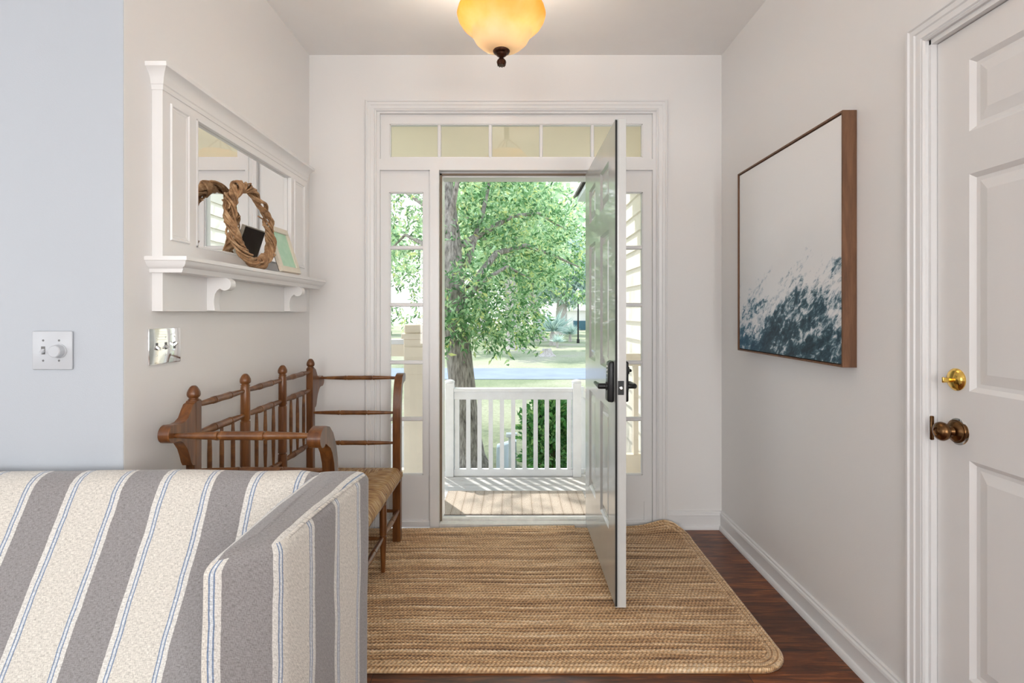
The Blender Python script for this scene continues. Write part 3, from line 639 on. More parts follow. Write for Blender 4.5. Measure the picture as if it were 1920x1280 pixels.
mb = MB(); mb.hexa([fnp(fb, fb, .004), fnp(fw-fb, fb, .004), fnp(fw-fb, fb, .009), fnp(fb, fb, .009), fnp(fb, fh-fb, .004), fnp(fw-fb, fh-fb, .004), fnp(fw-fb, fh-fb, .009), fnp(fb, fh-fb, .009)]); mb.build('print', M['mint'], pf)
mb = MB(); a, b, c, d = .006, .006, fw-.006, fh-.006
mb.hexa([fnp(a, b, -.004), fnp(c, b, -.004), fnp(c, b, -.0005), fnp(a, b, -.0005), fnp(a, d, -.004), fnp(c, d, -.004), fnp(c, d, -.0005), fnp(a, d, -.0005)]); mb.build('backing', M['dark_back'], pf)

# ================================================================== SWITCH PLATES
def screw(mb, x, y, z, ax): mb.lathe((x, y, z), ax, [(0, .0035), (.0012, .003)], 10)
sw = empty('switch_plate', (-1.417, YS, 1.139)); tag(sw, 'white double switch plate with toggle and round dimmer knob', 'switch plate')
sx, sz = -1.392, 1.141
MB().box((sx-.061, YS-.007, sz-.0585), (sx+.061, YS, sz+.0585), .004, 2).build('plate', M['plastic'], sw)
mb = MB(); mb.lathe((sx+.024, YS-.005, sz-.002), (0, -1, 0), [(0, .0215), (.004, .0215), (.006, .0195), (.022, .0180), (.024, .016), (.0245, 0)], 40); mb.build('dimmer_knob', M['plastic'], sw)
MB().hexa([(sx-.031, YS-.006, sz-.006), (sx-.021, YS-.006, sz-.006), (sx-.022, YS-.019, sz-.012), (sx-.030, YS-.019, sz-.012), (sx-.031, YS-.006, sz+.006), (sx-.021, YS-.006, sz+.006), (sx-.022, YS-.018, sz-.005), (sx-.030, YS-.018, sz-.005)], .001).build('toggle', M['plastic'], sw)
MB().box((sx-.032, YS-.0075, sz-.012), (sx-.020, YS-.0065, sz+.012)).build('toggle_slot', M['plastic_dark'], sw)
for ddx in (-.026, .022):
    for ddz in (.030, -.031):
        mb = MB(); screw(mb, sx+ddx, YS-.0065, sz+ddz, (0, -1, 0)); mb.build('screw', M['plastic_dark'], sw)
sp3 = empty('switch_plate', (XL, 1.806, 1.142)); tag(sp3, 'shiny chrome triple toggle switch plate below the mirror shelf', 'switch plate')
py_, pz_ = 1.806, 1.143
MB().box((XL, py_-.083, pz_-.060), (XL+.008, py_+.083, pz_+.060), .0035, 2).build('plate', M['chrome'], sp3)
for k, d in enumerate((-.046, 0, .046)):
    s = -1 if k < 2 else 1
    MB().box((XL+.0075, py_+d-.006, pz_-.012), (XL+.0085, py_+d+.006, pz_+.012)).build('toggle_slot', M['plastic_dark'], sp3)
    MB().hexa([(XL+.007, py_+d-.005, pz_-.005), (XL+.020, py_+d-.004, pz_-.004+s*.008), (XL+.020, py_+d+.004, pz_-.004+s*.008), (XL+.007, py_+d+.005, pz_-.005), (XL+.007, py_+d-.005, pz_+.005), (XL+.019, py_+d-.004, pz_+.004+s*.008), (XL+.019, py_+d+.004, pz_+.004+s*.008), (XL+.007, py_+d+.005, pz_+.005)], .001).build('toggle', M['steel'], sp3)
    for z in (.030, -.030):
        mb = MB(); screw(mb, XL+.0075, py_+d, pz_+z, (1, 0, 0)); mb.build('screw', M['steel'], sp3)

# ================================================================== SEA CANVAS on the right wall
cy0, cy1, cz0, cz1 = 1.887, 2.766, 1.061, 1.972; cxf = 1.170
pc = empty('framed_canvas', (XR, (cy0+cy1)/2, (cz0+cz1)/2)); tag(pc, 'large square sea photograph on canvas in a thin walnut frame', 'picture')
mb = MB(); t = .007
mb.box((cxf, cy0, cz0), (XR-.001, cy0+t, cz1)); mb.box((cxf, cy1-t, cz0), (XR-.001, cy1, cz1)); mb.box((cxf, cy0+t, cz0), (XR-.001, cy1-t, cz0+t)); mb.box((cxf, cy0+t, cz1-t), (XR-.001, cy1-t, cz1))
mb.build('frame', M['frame_wood'], pc)
mb = MB(); mb.box((cxf+.006, -(cy1-cy0)/2+t+.004, -(cz1-cz0)/2+t+.004), (XR-.01, (cy1-cy0)/2-t-.004, (cz1-cz0)/2-t-.004)); 
for v in mb.bm.verts: v.co.x -= XR
o = mb.build('canvas', M['ocean']); o.parent = pc
MB().box((cxf+.015, cy0+t, cz0+t), (XR-.005, cy1-t, cz1-t)).build('backing', M['dark_back'], pc)

# ================================================================== BENCH
bn = empty('settle_bench', (-.85, 2.36, .012)); tag(bn, 'brown spindle-back bench with scrolled arms and woven rush seat', 'bench')
YP = [1.835, 2.19, 2.545, 2.90]; XBk, XFr = -1.095, -.615; FZ = .0185
def turned(p0, p1, r, name='rail', rings=(1/3, 2/3), m='bench_rail', parent=bn, n=14):
    p0, p1 = Vector(p0), Vector(p1); L_ = (p1-p0).length; pr = []
    ts = sorted(set([0, .04, .15, .3, .5, .7, .85, .96, 1]+[x for q in rings for x in (q-.022, q-.008, q-.006, q+.006, q+.008, q+.022)]))
    for t in ts:
        e = min(t, 1-t)*2; rr = r*(.55+.45*min(1, e*1.7)**.7)
        for q in rings:
            if abs(t-q) <= .0061: rr *= .80
            elif abs(t-q) < .023: rr *= 1.10
        pr.append((t*L_, rr))
    return MB().lathe(p0, p1-p0, pr, n).build(name, M[m], parent)
def finial(x, y, z, name='finial'):
    MB().lathe((x, y, z), (0, 0, 1), [(0, .018), (.003, .018), (.005, .0145), (.008, .0145), (.012, .0195), (.019, .0215), (.028, .0205), (.038, .016), (.045, .0115), (.049, .007), (.050, 0)], 20).build(name, M['bench'], bn)
for i, y in enumerate(YP):
    if i in (0, 3):
        s = -1 if i == 0 else 1
        MB().box((XBk-.018, y-.018, FZ), (XBk+.018, y+.018, .955), .003).build('back_post', M['bench'], bn)
        # scrolled ear board flaring outwards along the bench
        c = (.132, .868)
        poly = [(.012, .950), (.030, .945), (.045, .925), (.058, .905), (.078, .895), (.100, .893)]
        poly += [(c[0]+.029*math.cos(a), c[1]+.029*math.sin(a)) for a in np.linspace(1.9, -1.9, 14)]
        poly += [(.100, .838), (.082, .826), (.062, .802), (.050, .775), (.042, .752), (.034, .740), (.012, .735)]
        MB().extrude(poly, XBk-.018, XBk+.017, lambda u, v, w_: (w_, y+s*u, v)).build('ear_board', M['bench'], bn)
        zc = .955
    else:
        pr = [(0, .013), (.20, .019), (.38, .021), (.395, .021), (.398, .017), (.402, .017), (.405, .021), (.52, .021), (.56, .020), (.563, .016), (.567, .016), (.57, .020), (.77, .0195), (.79, .019), (.792, .016), (.796, .016), (.80, .019), (.93, .018), (.94, .014)]
        MB().lathe((XBk, y, FZ), (0, 0, 1), pr, 20).build('back_post', M['bench'], bn); zc = .955
    finial(XBk, y, zc)
for i in range(3):
    a, b = YP[i]+.016, YP[i+1]-.016
    turned((XBk, a, .935), (XBk, b, .935), .0125, 'back_rail'); turned((XBk, a, .835), (XBk, b, .835), .0135, 'back_rail'); turned((XBk, a, .545), (XBk, b, .545), .0135, 'back_rail')
    turned((XBk, a, .20), (XBk, b, .20), .012, 'stretcher', (.5,))
    for k in range(3):
        y = a+(b-a)*(k+1)/4; turned((XBk, y, .545), (XBk, y, .835), .0085, 'spindle', (), n=10)
# front legs: scrolled end boards and two turned legs
for i, y in enumerate(YP):
    if i in (0, 3):
        s = -1 if i == 0 else 1
        out = [(-.020, FZ), (.020, FZ), (.020, .66), (.018, .70), (.026, .745), (.044, .785), (.062, .806)] if i == 0 else [(-.020, FZ), (.020, FZ), (.020, .66), (.020, .72), (.030, .80), (.046, .845), (.060, .862)]
        if i == 0:
            c = (.128, .853)
            poly = out+[(.085, .818), (.096, .825)]
            poly += [(c[0]+.030*math.cos(a), c[1]+.030*math.sin(a)) for a in np.linspace(-2.3, 1.45, 16)]
            poly += [(.105, .888), (.070, .878), (.035, .850), (.005, .805), (-.012, .750), (-.019, .70), (-.020, .66)]
        else:
            c = (.100, .893)
            poly = out+[(c[0]+.024*math.cos(a), c[1]+.024*math.sin(a)) for a in np.linspace(-2.0, 1.6, 12)]
            poly += [(.070, .914), (.035, .900), (.010, .86), (-.008, .80), (-.018, .72), (-.020, .66)]
        MB().extrude(poly, XFr-.030, XFr+.012, lambda u, v, w_: (w_, y+s*u, v)).build('arm_post', M['bench'], bn)
    else:
        pr = [(0, .010), (.10, .0135), (.17, .017), (.172, .014), (.176, .014), (.178, .017), (.26, .0175), (.32, .0165), (.322, .014), (.326, .014), (.328, .0165), (.372, .0165)]
        MB().lathe((XFr, y, FZ), (0, 0, 1), pr, 18).build('leg', M['bench'], bn)
for i in range(3): turned((XFr, YP[i]+.015, .185), (XFr, YP[i+1]-.015, .185), .0125, 'stretcher', (.5,))
for i, y in enumerate(YP):
    turned((XBk+.016, y, .178), (XFr-.014, y, .178), .012, 'stretcher', (.5,))
# arm rails
ye = YP[0]-.130; turned((XBk+.015, ye, .862), (XFr-.028, ye, .862), .0135, 'arm_rail')
ye = YP[3]+.128; turned((XBk+.015, ye, .885), (XFr-.028, ye-.022, .889), .0115, 'arm_rail')
for z in (.712, .548):
    for y in (YP[0], YP[3]): turned((XBk+.016, y, z), (XFr-.028, y, z), .0115, 'arm_rail')
# seat: rush pillow with four wedges
def rush_seat():
    x0, x1, ya, yb = XBk-.005, XFr+.018, YP[0]-.008, YP[3]+.016; zt, zb = .412, .368; nx, ny = 28, 60
    mb = MB(); bm = mb.bm; uvl = bm.loops.layers.uv.new('UVMap'); hw = (x1-x0)/2
    def zed(x, y):
        d = min(x-x0, x1-x, y-ya, yb-y); e = min(d/.035, 1); s = d/hw
        return zb+(zt-zb)*(.35+.65*math.sqrt(max(0, 1-(1-e)**2)))+.010*math.sin(min(1, s*1.5)*PI)
    G = [[bm.verts.new((x0+(x1-x0)*i/nx, ya+(yb-ya)*k/ny, zed(x0+(x1-x0)*i/nx, ya+(yb-ya)*k/ny))) for k in range(ny+1)] for i in range(nx+1)]
    def uvof(c, f):
        dx = min(f.x-x0, x1-f.x); dy = min(f.y-ya, yb-f.y)
        return (c.y, c.x) if dx < dy else (c.x, c.y)
    for i in range(nx):
        for k in range(ny): bm.faces.new((G[i][k], G[i+1][k], G[i+1][k+1], G[i][k+1]))
    B = {}
    def low(v):
        if v not in B: B[v] = bm.verts.new((v.co.x, v.co.y, zb-.005))
        return B[v]
    edge = [G[i][0] for i in range(nx+1)]+[G[nx][k] for k in range(1, ny+1)]+[G[i][ny] for i in range(nx-1, -1, -1)]+[G[0][k] for k in range(ny-1, 0, -1)]
    n = len(edge)
    for i in range(n): bm.faces.new((low(edge[i]), low(edge[(i+1) % n]), edge[(i+1) % n], edge[i]))
    bm.faces.new([low(e) for e in edge][::-1])
    for f in bm.faces:
        fc = f.calc_center_median()
        for l in f.loops: l[uvl].uv = uvof(l.vert.co, fc)
    mb.build('seat', M['rush'], bn, ang=70)
rush_seat()
mb = MB(); mb.box((XFr-.012, YP[0]+.01, .345), (XFr+.012, YP[3]-.01, .366), .004, 2); mb.box((XBk-.012, YP[0]+.01, .345), (XBk+.012, YP[3]-.01, .366), .004); mb.box((XBk, YP[0]-.012, .345), (XFr, YP[0]+.012, .366), .004); mb.box((XBk, YP[3]-.012, .345), (XFr, YP[3]+.012, .366), .004)
mb.build('seat_rail', M['rush_rail'], bn)

# ================================================================== SOFA
sf = empty('striped_sofa', (-1.6, 1.2, 0)); tag(sf, 'cream linen sofa with grey bands and thin blue stripes against the white wall', 'sofa')
U0 = -1.082
def set_uv(bm, fn):
    uvl = bm.loops.layers.uv.verify()
    for f in bm.faces:
        n = f.normal
        for l in f.loops: l[uvl].uv = fn(l.vert.co, n)
def sofa_back():
    prof = [(1.235, .30), (1.30, .43), (1.37, .553), (1.43, .657), (1.462, .718), (1.482, .755), (1.497, .776), (1.515, .789), (1.537, .796), (1.56, .795), (1.580, .786), (1.595, .765), (1.600, .73), (1.602, .60), (1.602, .40), (1.602, .12)]
    x0, x1, nx = -3.02, -.500, 64; mb = MB(); bm = mb.bm; G = []
    acc = [0]
    for a, b in zip(prof, prof[1:]): acc.append(acc[-1]+math.hypot(b[0]-a[0], b[1]-a[1]))
    uvl = bm.loops.layers.uv.verify(); info = {}
    for i in range(nx+1):
        x = x0+(x1-x0)*i/nx; row = []
        for k, (y, z) in enumerate(prof):
            n = noise.noise(Vector((x*2.3, y*3, z*3)))*.006
            zz = z+n+(.004*noise.noise(Vector((x*6, 3, 1))) if k > 5 else 0); sh = 0
            if x > -.62: zz -= (x+.62)*.14*(1 if k > 4 else 0)
            v = bm.verts.new((x, y+n*.5, zz)); info[v] = (x-U0, acc[k]); row.append(v)
        G.append(row)
    for i in range(nx):
        for k in range(len(prof)-1): bm.faces.new((G[i][k], G[i+1][k], G[i+1][k+1], G[i][k+1]))
    bm.faces.new(G[0]); bm.faces.new(G[-1][::-1]); bm.faces.new([G[i][0] for i in range(nx+1)]+[G[i][-1] for i in range(nx, -1, -1)])
    for f in bm.faces:
        for l in f.loops: l[uvl].uv = info[l.vert]
    mb.build('backrest', M['fabric'], sf, ang=60)
sofa_back()
def sofa_arm(q, zt, zf, name, sg=1):
    """q: plan corners front-inner, front-outer, back-outer, back-inner; zt(x, y): height of the top"""
    mb = MB(); bm = mb.bm; uvl = bm.loops.layers.uv.verify()
    def plan(ins, R):
        pts = []; n = 4
        Q = [Vector(p) for p in q]; ctr = sum(Q, Vector((0, 0)))/4
        # inset the quad
        L_ = []
        for i in range(4):
            a, b_ = Q[i], Q[(i+1) % 4]; d = (b_-a).normalized(); nn = Vector((-d.y, d.x))
            if nn.dot(ctr-a) < 0: nn = -nn
            L_.append((a+nn*ins, d))
        C = []
        for i in range(4):
            (p, d), (p2, d2) = L_[i-1], L_[i]; t = ((p2-p).x*d2.y-(p2-p).y*d2.x)/(d.x*d2.y-d.y*d2.x); C.append(p+d*t)
        for i in range(4):
            c = C[i]; a = (C[i-1]-c).normalized(); b_ = (C[(i+1) % 4]-c).normalized(); r = max(R, .004)
            p0, p1 = c+a*r, c+b_*r
            for k in range(7):
                t = k/6; pts.append(p0*(1-t)**2+c*2*t*(1-t)+p1*t*t)
            nxt = C[(i+1) % 4]; e = nxt+(c-nxt).normalized()*r
            for k in range(1, 14): pts.append(p1+(e-p1)*(k/14))
        return pts
    base = plan(0, .034); per = [0]
    for i in range(1, len(base)): per.append(per[-1]+(base[i]-base[i-1]).length)
    N = len(base); lev = [(0, z_, False) for z_ in np.linspace(0, 1, 22)]; Rr = .034
    rings = []
    for z_ in np.linspace(0, 1, 24):
        rings.append([(p, zf+(zt(p)-Rr-zf)*z_) for p in base])
    for th in np.linspace(.2, PI/2, 8):
        ins = Rr*(1-math.cos(th)); rings.append([(p, zt(p)-Rr+Rr*math.sin(th)) for p in plan(ins, max(.004, .034-ins*.6))])
    for ins in (.040, .048, .054): rings.append([(p, zt(p)+.0025*(ins-.034)/.02) for p in plan(ins, .004)])
    VR = []
    for j, rg in enumerate(rings):
        row = []
        for i, (p, z) in enumerate(rg):
            c = Vector((p.x, p.y, z)); bi = base[i]; nrm = Vector((bi.x-sum(b_.x for b_ in base)/N, bi.y-sum(b_.y for b_ in base)/N, 0)).normalized()
            w_ = noise.noise(c*6)*.006+noise.noise(Vector((bi.x*3, bi.y*22, z*2.2)))*.0045
            c += nrm*w_+Vector((0, 0, noise.noise(Vector((bi.x*9, bi.y*5, 2)))*.004 if j > 20 else 0)); row.append(bm.verts.new(c))
        VR.append(row)
    i0 = 20+5                                         # first column of the outer face (after the front-outer corner)
    tot = per[-1]+(base[0]-base[-1]).length
    def u_top(c):
        if sg < 0: return c.x-U0
        xi = -.612+.022*(c.y-1.03)/.56; xo = -.492+.158*(c.y-1.135); return (c.x-xi)/(xo-xi)*.16+.462
    for j in range(len(VR)-1):
        for i in range(N):
            i2 = (i+1) % N; f = bm.faces.new((VR[j][i], VR[j][i2], VR[j+1][i2], VR[j+1][i]))
            for l, ii in zip(f.loops, (i, i2, i2, i)):
                pe = tot if (ii == 0 and i == N-1) else per[ii]
                l[uvl].uv = ((.462+pe-per[3]) if j < 27 else u_top(l.vert.co), l.vert.co.z+l.vert.co.y)
    f = bm.faces.new(VR[-1])
    for l in f.loops: l[uvl].uv = (u_top(l.vert.co), l.vert.co.z+l.vert.co.y)
    bm.faces.new(VR[0][::-1]); return mb.build(name, M['fabric'], sf, ang=75)
ztop = lambda p: .768+.022*min(1, max(0, (p.y-1.03)/.5))
AQ = [(-.612, 1.030), (-.492, 1.135), (-.420, 1.590), (-.590, 1.590)]
sofa_arm(AQ, ztop, .05, 'arm')
sofa_arm([(-3.45-x, y) for x, y in AQ][::-1], ztop, .05, 'arm', -1)
# piping along the outer top edge and down the front corner of the arm
pp = [(-.434, 1.56, .779), (-.450, 1.45, .778), (-.468, 1.34, .774), (-.484, 1.24, .768), (-.497, 1.180, .758), (-.500, 1.158, .735), (-.500, 1.154, .66), (-.500, 1.154, .45), (-.500, 1.154, .1)]
mb = MB(); mb.tube([Vector(p)+Vector((.001, -.001, .001)) for p in pp], .0042, 8); set_uv(mb.bm, lambda c, n: (c.x*.0+.13, c.z+c.y)); mb.build('piping', M['fabric'], sf)
def cushion(a, b, name, bev=.05):
    mb = MB(); mb.box(a, b, bev, 4); set_uv(mb.bm, lambda c, n: (c.x-U0, c.y+c.z)); mb.build(name, M['fabric'], sf, ang=70)
cushion((-2.83, .60, .16), (-1.73, 1.262, .305), 'seat_cushion'); cushion((-1.72, .60, .16), (-.625, 1.262, .305), 'seat_cushion')
cushion((-2.82, .66, .06), (-.64, 1.55, .155), 'base', .012)
for x in (-2.9, -.56):
    for y in (1.12 if x > -1 else 1.12, 1.52): MB().lathe((x, y, 0), (0, 0, 1), [(0, .018), (.055, .026)], 16).build('leg', M['taupe'], sf)
for x in (-2.75, -.70): MB().lathe((x, .72, 0), (0, 0, 1), [(0, .018), (.062, .026)], 16).build('leg', M['taupe'], sf)

# ================================================================== BRAIDED RUG
def rug():
    X0, X1, Y0, Y1, R = -.965, .995, 1.853, 3.075, .13
    nx, ny = 720, 450
    xs = np.linspace(X0-.004, X1+.004, nx); ys = np.linspace(Y0-.004, Y1+.004, ny); X, Y = np.meshgrid(xs, ys, indexing='ij')
    cx, cy = (X0+X1)/2, (Y0+Y1)/2; hx, hy = (X1-X0)/2, (Y1-Y0)/2
    qx = np.abs(X-cx)-(hx-R); qy = np.abs(Y-cy)-(hy-R)
    sd_ = np.hypot(np.maximum(qx, 0), np.maximum(qy, 0))+np.minimum(np.maximum(qx, qy), 0)-R; d = -sd_     # distance inwards from the edge
    row = .0195; nb = 3; band = nb*row
    edge = d < band
    ang = np.arctan2(np.maximum(qy, 0)*np.sign(Y-cy), np.maximum(qx, 1e-6))
    # along coordinate
    al_edge = np.where(qx > qy, Y*1.0, X*1.0)+np.where((qx > 0) & (qy > 0), .10*ang*np.sign(X-cx), 0)
    wob = .004*np.sin(X*7+1)+.002*np.sin(X*19)
    rowc = np.where(edge, d/row, (Y-cy+wob)/row+.5); along = np.where(edge, al_edge, X)
    ri = np.floor(rowc); t = (rowc-ri)*2-1
    s = along/.0155+ri*.37+.5*np.abs(t)*1.1+np.where(t > 0, .5, 0)
    lens = .5+.5*np.cos(2*np.pi*s); prof = np.sqrt(np.clip(1-np.abs(t)**2.2, 0, 1)); cen = 1-.30*np.exp(-(t/.16)**2)
    h = prof*(.45+.55*lens**.6)*cen
    # irregularity
    N = rng.normal(size=(nx//6+2, ny//6+2)); N = np.kron(N, np.ones((6, 6)))[:nx, :ny]
    for _ in range(3): N = (N+np.roll(N, 2, 0)+np.roll(N, -2, 0)+np.roll(N, 2, 1)+np.roll(N, -2, 1))/5
    fall = np.clip(d/.010, 0, 1)
    Z = .0035+np.sqrt(fall)*(.0055)+h*.0078*fall+N*.0005
    # curled far edge against the threshold, lifted far right corner
    c1 = np.clip((Y-(Y1-.11))/.11, 0, 1)**2
    lift = c1*(.012+.010*np.sin(X*3.1+.6)); corner = np.exp(-(((X-.90)/.13)**2))*np.clip((Y-(Y1-.20))/.2, 0, 1)**2*.050
    Z = Z+np.where(X > .62, corner, 0)+np.maximum(lift, 0)*np.where((X > .36) & (X < .54), .35, 1)
    rv = rng.uniform(-.13, .11, 400); rowval = rv[(ri.astype(int) % 170)+np.where(edge, 200, 0)]
    V = np.stack([X, Y, Z], -1).reshape(-1, 3)
    inside = (d > -.0005)
    idx = np.arange(nx*ny).reshape(nx, ny)
    ok = inside[:-1, :-1] & inside[1:, :-1] & inside[1:, 1:] & inside[:-1, 1:]
    Fc = np.stack([idx[:-1, :-1][ok], idx[1:, :-1][ok], idx[1:, 1:][ok], idx[:-1, 1:][ok]], -1)
    used = np.unique(Fc); mp = np.full(nx*ny, -1); mp[used] = np.arange(len(used)); V2 = V[used]; F2 = mp[Fc]
    # close the underside
    nb_ = len(V2); low = V2.copy(); dz = Z.reshape(-1)[used]; low[:, 2] = np.maximum(.0008, V2[:, 2]-.014)
    V3 = np.concatenate([V2, low]); F3 = np.concatenate([F2, (F2+nb_)[:, ::-1]])
    from collections import Counter
    e = np.concatenate([F2[:, [0, 1]], F2[:, [1, 2]], F2[:, [2, 3]], F2[:, [3, 0]]]); key = np.sort(e, 1); u, inv, cnt = np.unique(key[:, 0]*(10**7)+key[:, 1], return_inverse=True, return_counts=True)
    be = e[cnt[inv] == 1]; side = np.stack([be[:, 1], be[:, 0], be[:, 0]+nb_, be[:, 1]+nb_], -1); F3 = np.concatenate([F3, side])
    o = np_mesh('braided_rug', V3, F3, M['rug']); at = o.data.attributes.new('row', 'FLOAT', 'POINT')
    rvv = rowval.reshape(-1)[used]; groove_shade = (h.reshape(-1)[used]-.66)*.62; at.data.foreach_set('value', np.concatenate([rvv+groove_shade, rvv]).astype(np.float32))  # shade between stitches and rows painted in by height
    tag(o, 'golden braided jute rug with rounded corners on the dark wood floor', 'rug')
rug()

# ================================================================== PORCH
GZ = -.70; DKZ = -.12
mb = MB(); y = YF+WT+.002
k = 0
while y < 4.60:
    mb.box((-2.2, y, DKZ-.03), (.995, min(y+.134, 4.62), DKZ), .004); y += .142
struct(mb, 'porch_deck', M['deck'])
mb = MB(); mb.box((-2.2, 4.585, DKZ-.20), (.995, 4.615, DKZ-.031)); mb.box((-2.2, YF+WT, GZ), (.995, YF+WT+.03, DKZ-.031)); struct(mb, 'trim_7', M['porch_white'])
mb = MB(); mb.box((-2.4, YF+WT, 2.425), (.995, 4.60, 2.465)); mb.box((-2.4, 4.53, 2.40), (.995, 4.65, 2.62)); mb.box((-2.4, YF+WT, 2.62), (.995, 4.75, 2.66)); struct(mb, 'porch_ceiling', M['porch_ceiling'])
# doormat
mo = Vector((0, 3.80, DKZ)); dm = MB().box((-.49, 3.62, DKZ+.001), (.54, 4.09, DKZ+.011), .004); 
dm = dm.build('doormat', M['mat']); tag(dm, 'beige ribbed doormat on the white porch boards outside the door', 'doormat')
# porch railing facing the yard
rl = empty('porch_railing', (0, 4.52, DKZ)); tag(rl, 'white front porch railing with square balusters between two capped posts', 'railing')
RY = 4.50; xa, xb = -.525, .545
for x in (xa, xb):
    MB().box((x-.036, RY-.036, DKZ), (x+.036, RY+.036, .665), .003).build('post', M['porch_white'], rl)
    MB().lathe((x, RY, .665), (0, 0, 1), [(0, .038), (.006, .042), (.014, .040), (.022, .030), (.027, .012), (.028, 0)], 20).build('post_cap', M['porch_white'], rl)
MB().box((xa+.036, RY-.034, .590), (xb-.036, RY+.036, .620), .004).build('top_rail', M['porch_white'], rl)
MB().box((xa+.036, RY-.018, .525), (xb-.036, RY+.018, .590), .002).build('under_rail', M['porch_white'], rl)
MB().box((xa+.036, RY-.018, -.118), (xb-.036, RY+.018, -.060), .002).build('bottom_rail', M['porch_white'], rl)
nbal = 11
for k in range(nbal):
    x = xa+.062+k*(xb-xa-.124)/(nbal-1); MB().box((x-.0175, RY-.017, -.060), (x+.0175, RY+.017, .525)).build('baluster', M['porch_white'], rl)
def stair_rail(name, p0, p1, label, n=11, down=.75):
    r_ = empty(name, p0); tag(r_, label, 'railing'); p0, p1 = Vector(p0), Vector(p1); d = (p1-p0); side = Vector((d.y, -d.x, 0)).normalized()*.02
    def bar(z0, z1, nm):
        q = []
        for z in (z0, z1):
            for a, s in ((p0, -1), (p0, 1), (p1, 1), (p1, -1)): q.append(a+side*s*1.5+Vector((0, 0, z)))
        MB().hexa(q, .003).build(nm, M['porch_white'], r_)
    bar(-.035, 0, 'top_rail'); bar(-.09, -.035, 'under_rail'); bar(-down, -down+.05, 'bottom_rail')
    for k in range(n):
        c = p0+d*((k+.5)/n); MB().box((c.x-.017, c.y-.017, c.z-down+.02), (c.x+.017, c.y+.017, c.z-.05)).build('baluster', M['porch_white'], r_)
    MB().box((p1.x-.04, p1.y-.04, GZ), (p1.x+.04, p1.y+.04, p1.z+.08), .004).build('post', M['porch_white'], r_)
stair_rail('stair_railing', (.585, 4.56, .625), (.90, 5.75, .28), 'white railing sloping down beside steps, right of the front porch railing')
stair_rail('stair_railing', (-.572, 4.50, .61), (-1.40, 4.66, .05), 'white railing sloping down left of the front porch railing', 8)
# left porch pier and half wall (cream), seen through the left sidelight
pl = empty('porch_pier', (-.73, 3.98, DKZ)); tag(pl, 'cream painted porch pier and framed opening behind the left sidelight', 'porch pier')
mb = MB(); mb.box((-.800, 3.94, DKZ), (-.600, 4.06, 1.06), .004); mb.build('pier', M['cream_trim'], pl)
mb = MB(); mb.box((-.815, 3.92, 1.06), (-.585, 4.08, 1.10), .004); mb.box((-.800, 3.94, 1.10), (-.600, 4.06, 1.17), .01); mb.box((-.795, 3.93, .80), (-.605, 3.945, 1.0), .003); mb.build('cap', M['cream_trim'], pl)
mb = MB(); mb.box((-1.05, 3.97, .93), (-.80, 4.03, 1.02)); mb.box((-1.05, 3.97, DKZ), (-.80, 4.03, .085)); mb.box((-1.05, 3.97, .085), (-.915, 4.03, .93)); mb.build('framed_opening', M['cream_trim'], pl)
MB().box((-1.06, 3.955, 1.02), (-.80, 4.045, 1.055), .003).build('ledge', M['porch_white'], pl)

# right-hand house wing with lap siding, eave and cream rail seen through the right sidelight
wg = empty('house_wing', (1.0, 5.2, GZ)); tag(wg, 'cream lap-sided house wing with dark shingle eave beyond the front door', 'house')
mb = MB(); y0_, y1_ = YF+WT+.004, 7.1; z = GZ
mb.box((1.03, y0_, GZ), (1.20, y1_, 2.80))
while z < 2.78:
    mb.hexa([(1.002, y0_, z), (1.031, y0_, z), (1.031, y1_, z), (1.002, y1_, z), (1.022, y0_, z+.15), (1.031, y0_, z+.15), (1.031, y1_, z+.15), (1.022, y1_, z+.15)]); z += .145
mb.build('siding', M['cream_siding'], wg, ang=15)
MB().box((.998, 7.06, GZ), (1.10, 7.14, 2.78), .003).build('corner_board', M['porch_white'], wg)
mb = MB(); mb.hexa([(.90, 4.8, 2.78), (1.20, 4.8, 2.78), (1.20, 7.35, 2.78), (.90, 7.35, 2.78), (.90, 4.8, 2.84), (1.20, 4.8, 2.98), (1.20, 7.35, 2.98), (.90, 7.35, 2.84)]); mb.build('eave', M['porch_white'], wg)
mb = MB(); mb.hexa([(.86, 4.75, 2.845), (3.2, 4.75, 4.2), (3.2, 7.45, 4.2), (.86, 7.45, 2.845), (.86, 4.75, 2.885), (3.2, 4.75, 4.24), (3.2, 7.45, 4.24), (.86, 7.45, 2.885)]); mb.build('roof', M['roof'], wg)
rr = empty('side_rail_frame', (.88, 3.98, DKZ)); tag(rr, 'cream framed half wall by the siding, behind the right sidelight', 'half wall')
MB().box((.62, 3.96, .86), (.990, 4.02, .95)).build('top_rail', M['cream_trim'], rr); MB().box((.62, 3.96, DKZ), (.990, 4.02, .20)).build('bottom_board', M['cream_trim'], rr)
mb = MB(); mb.box((.905, 3.965, .20), (.94, 4.015, .86)); mb.build('post', M['cream_trim'], rr)

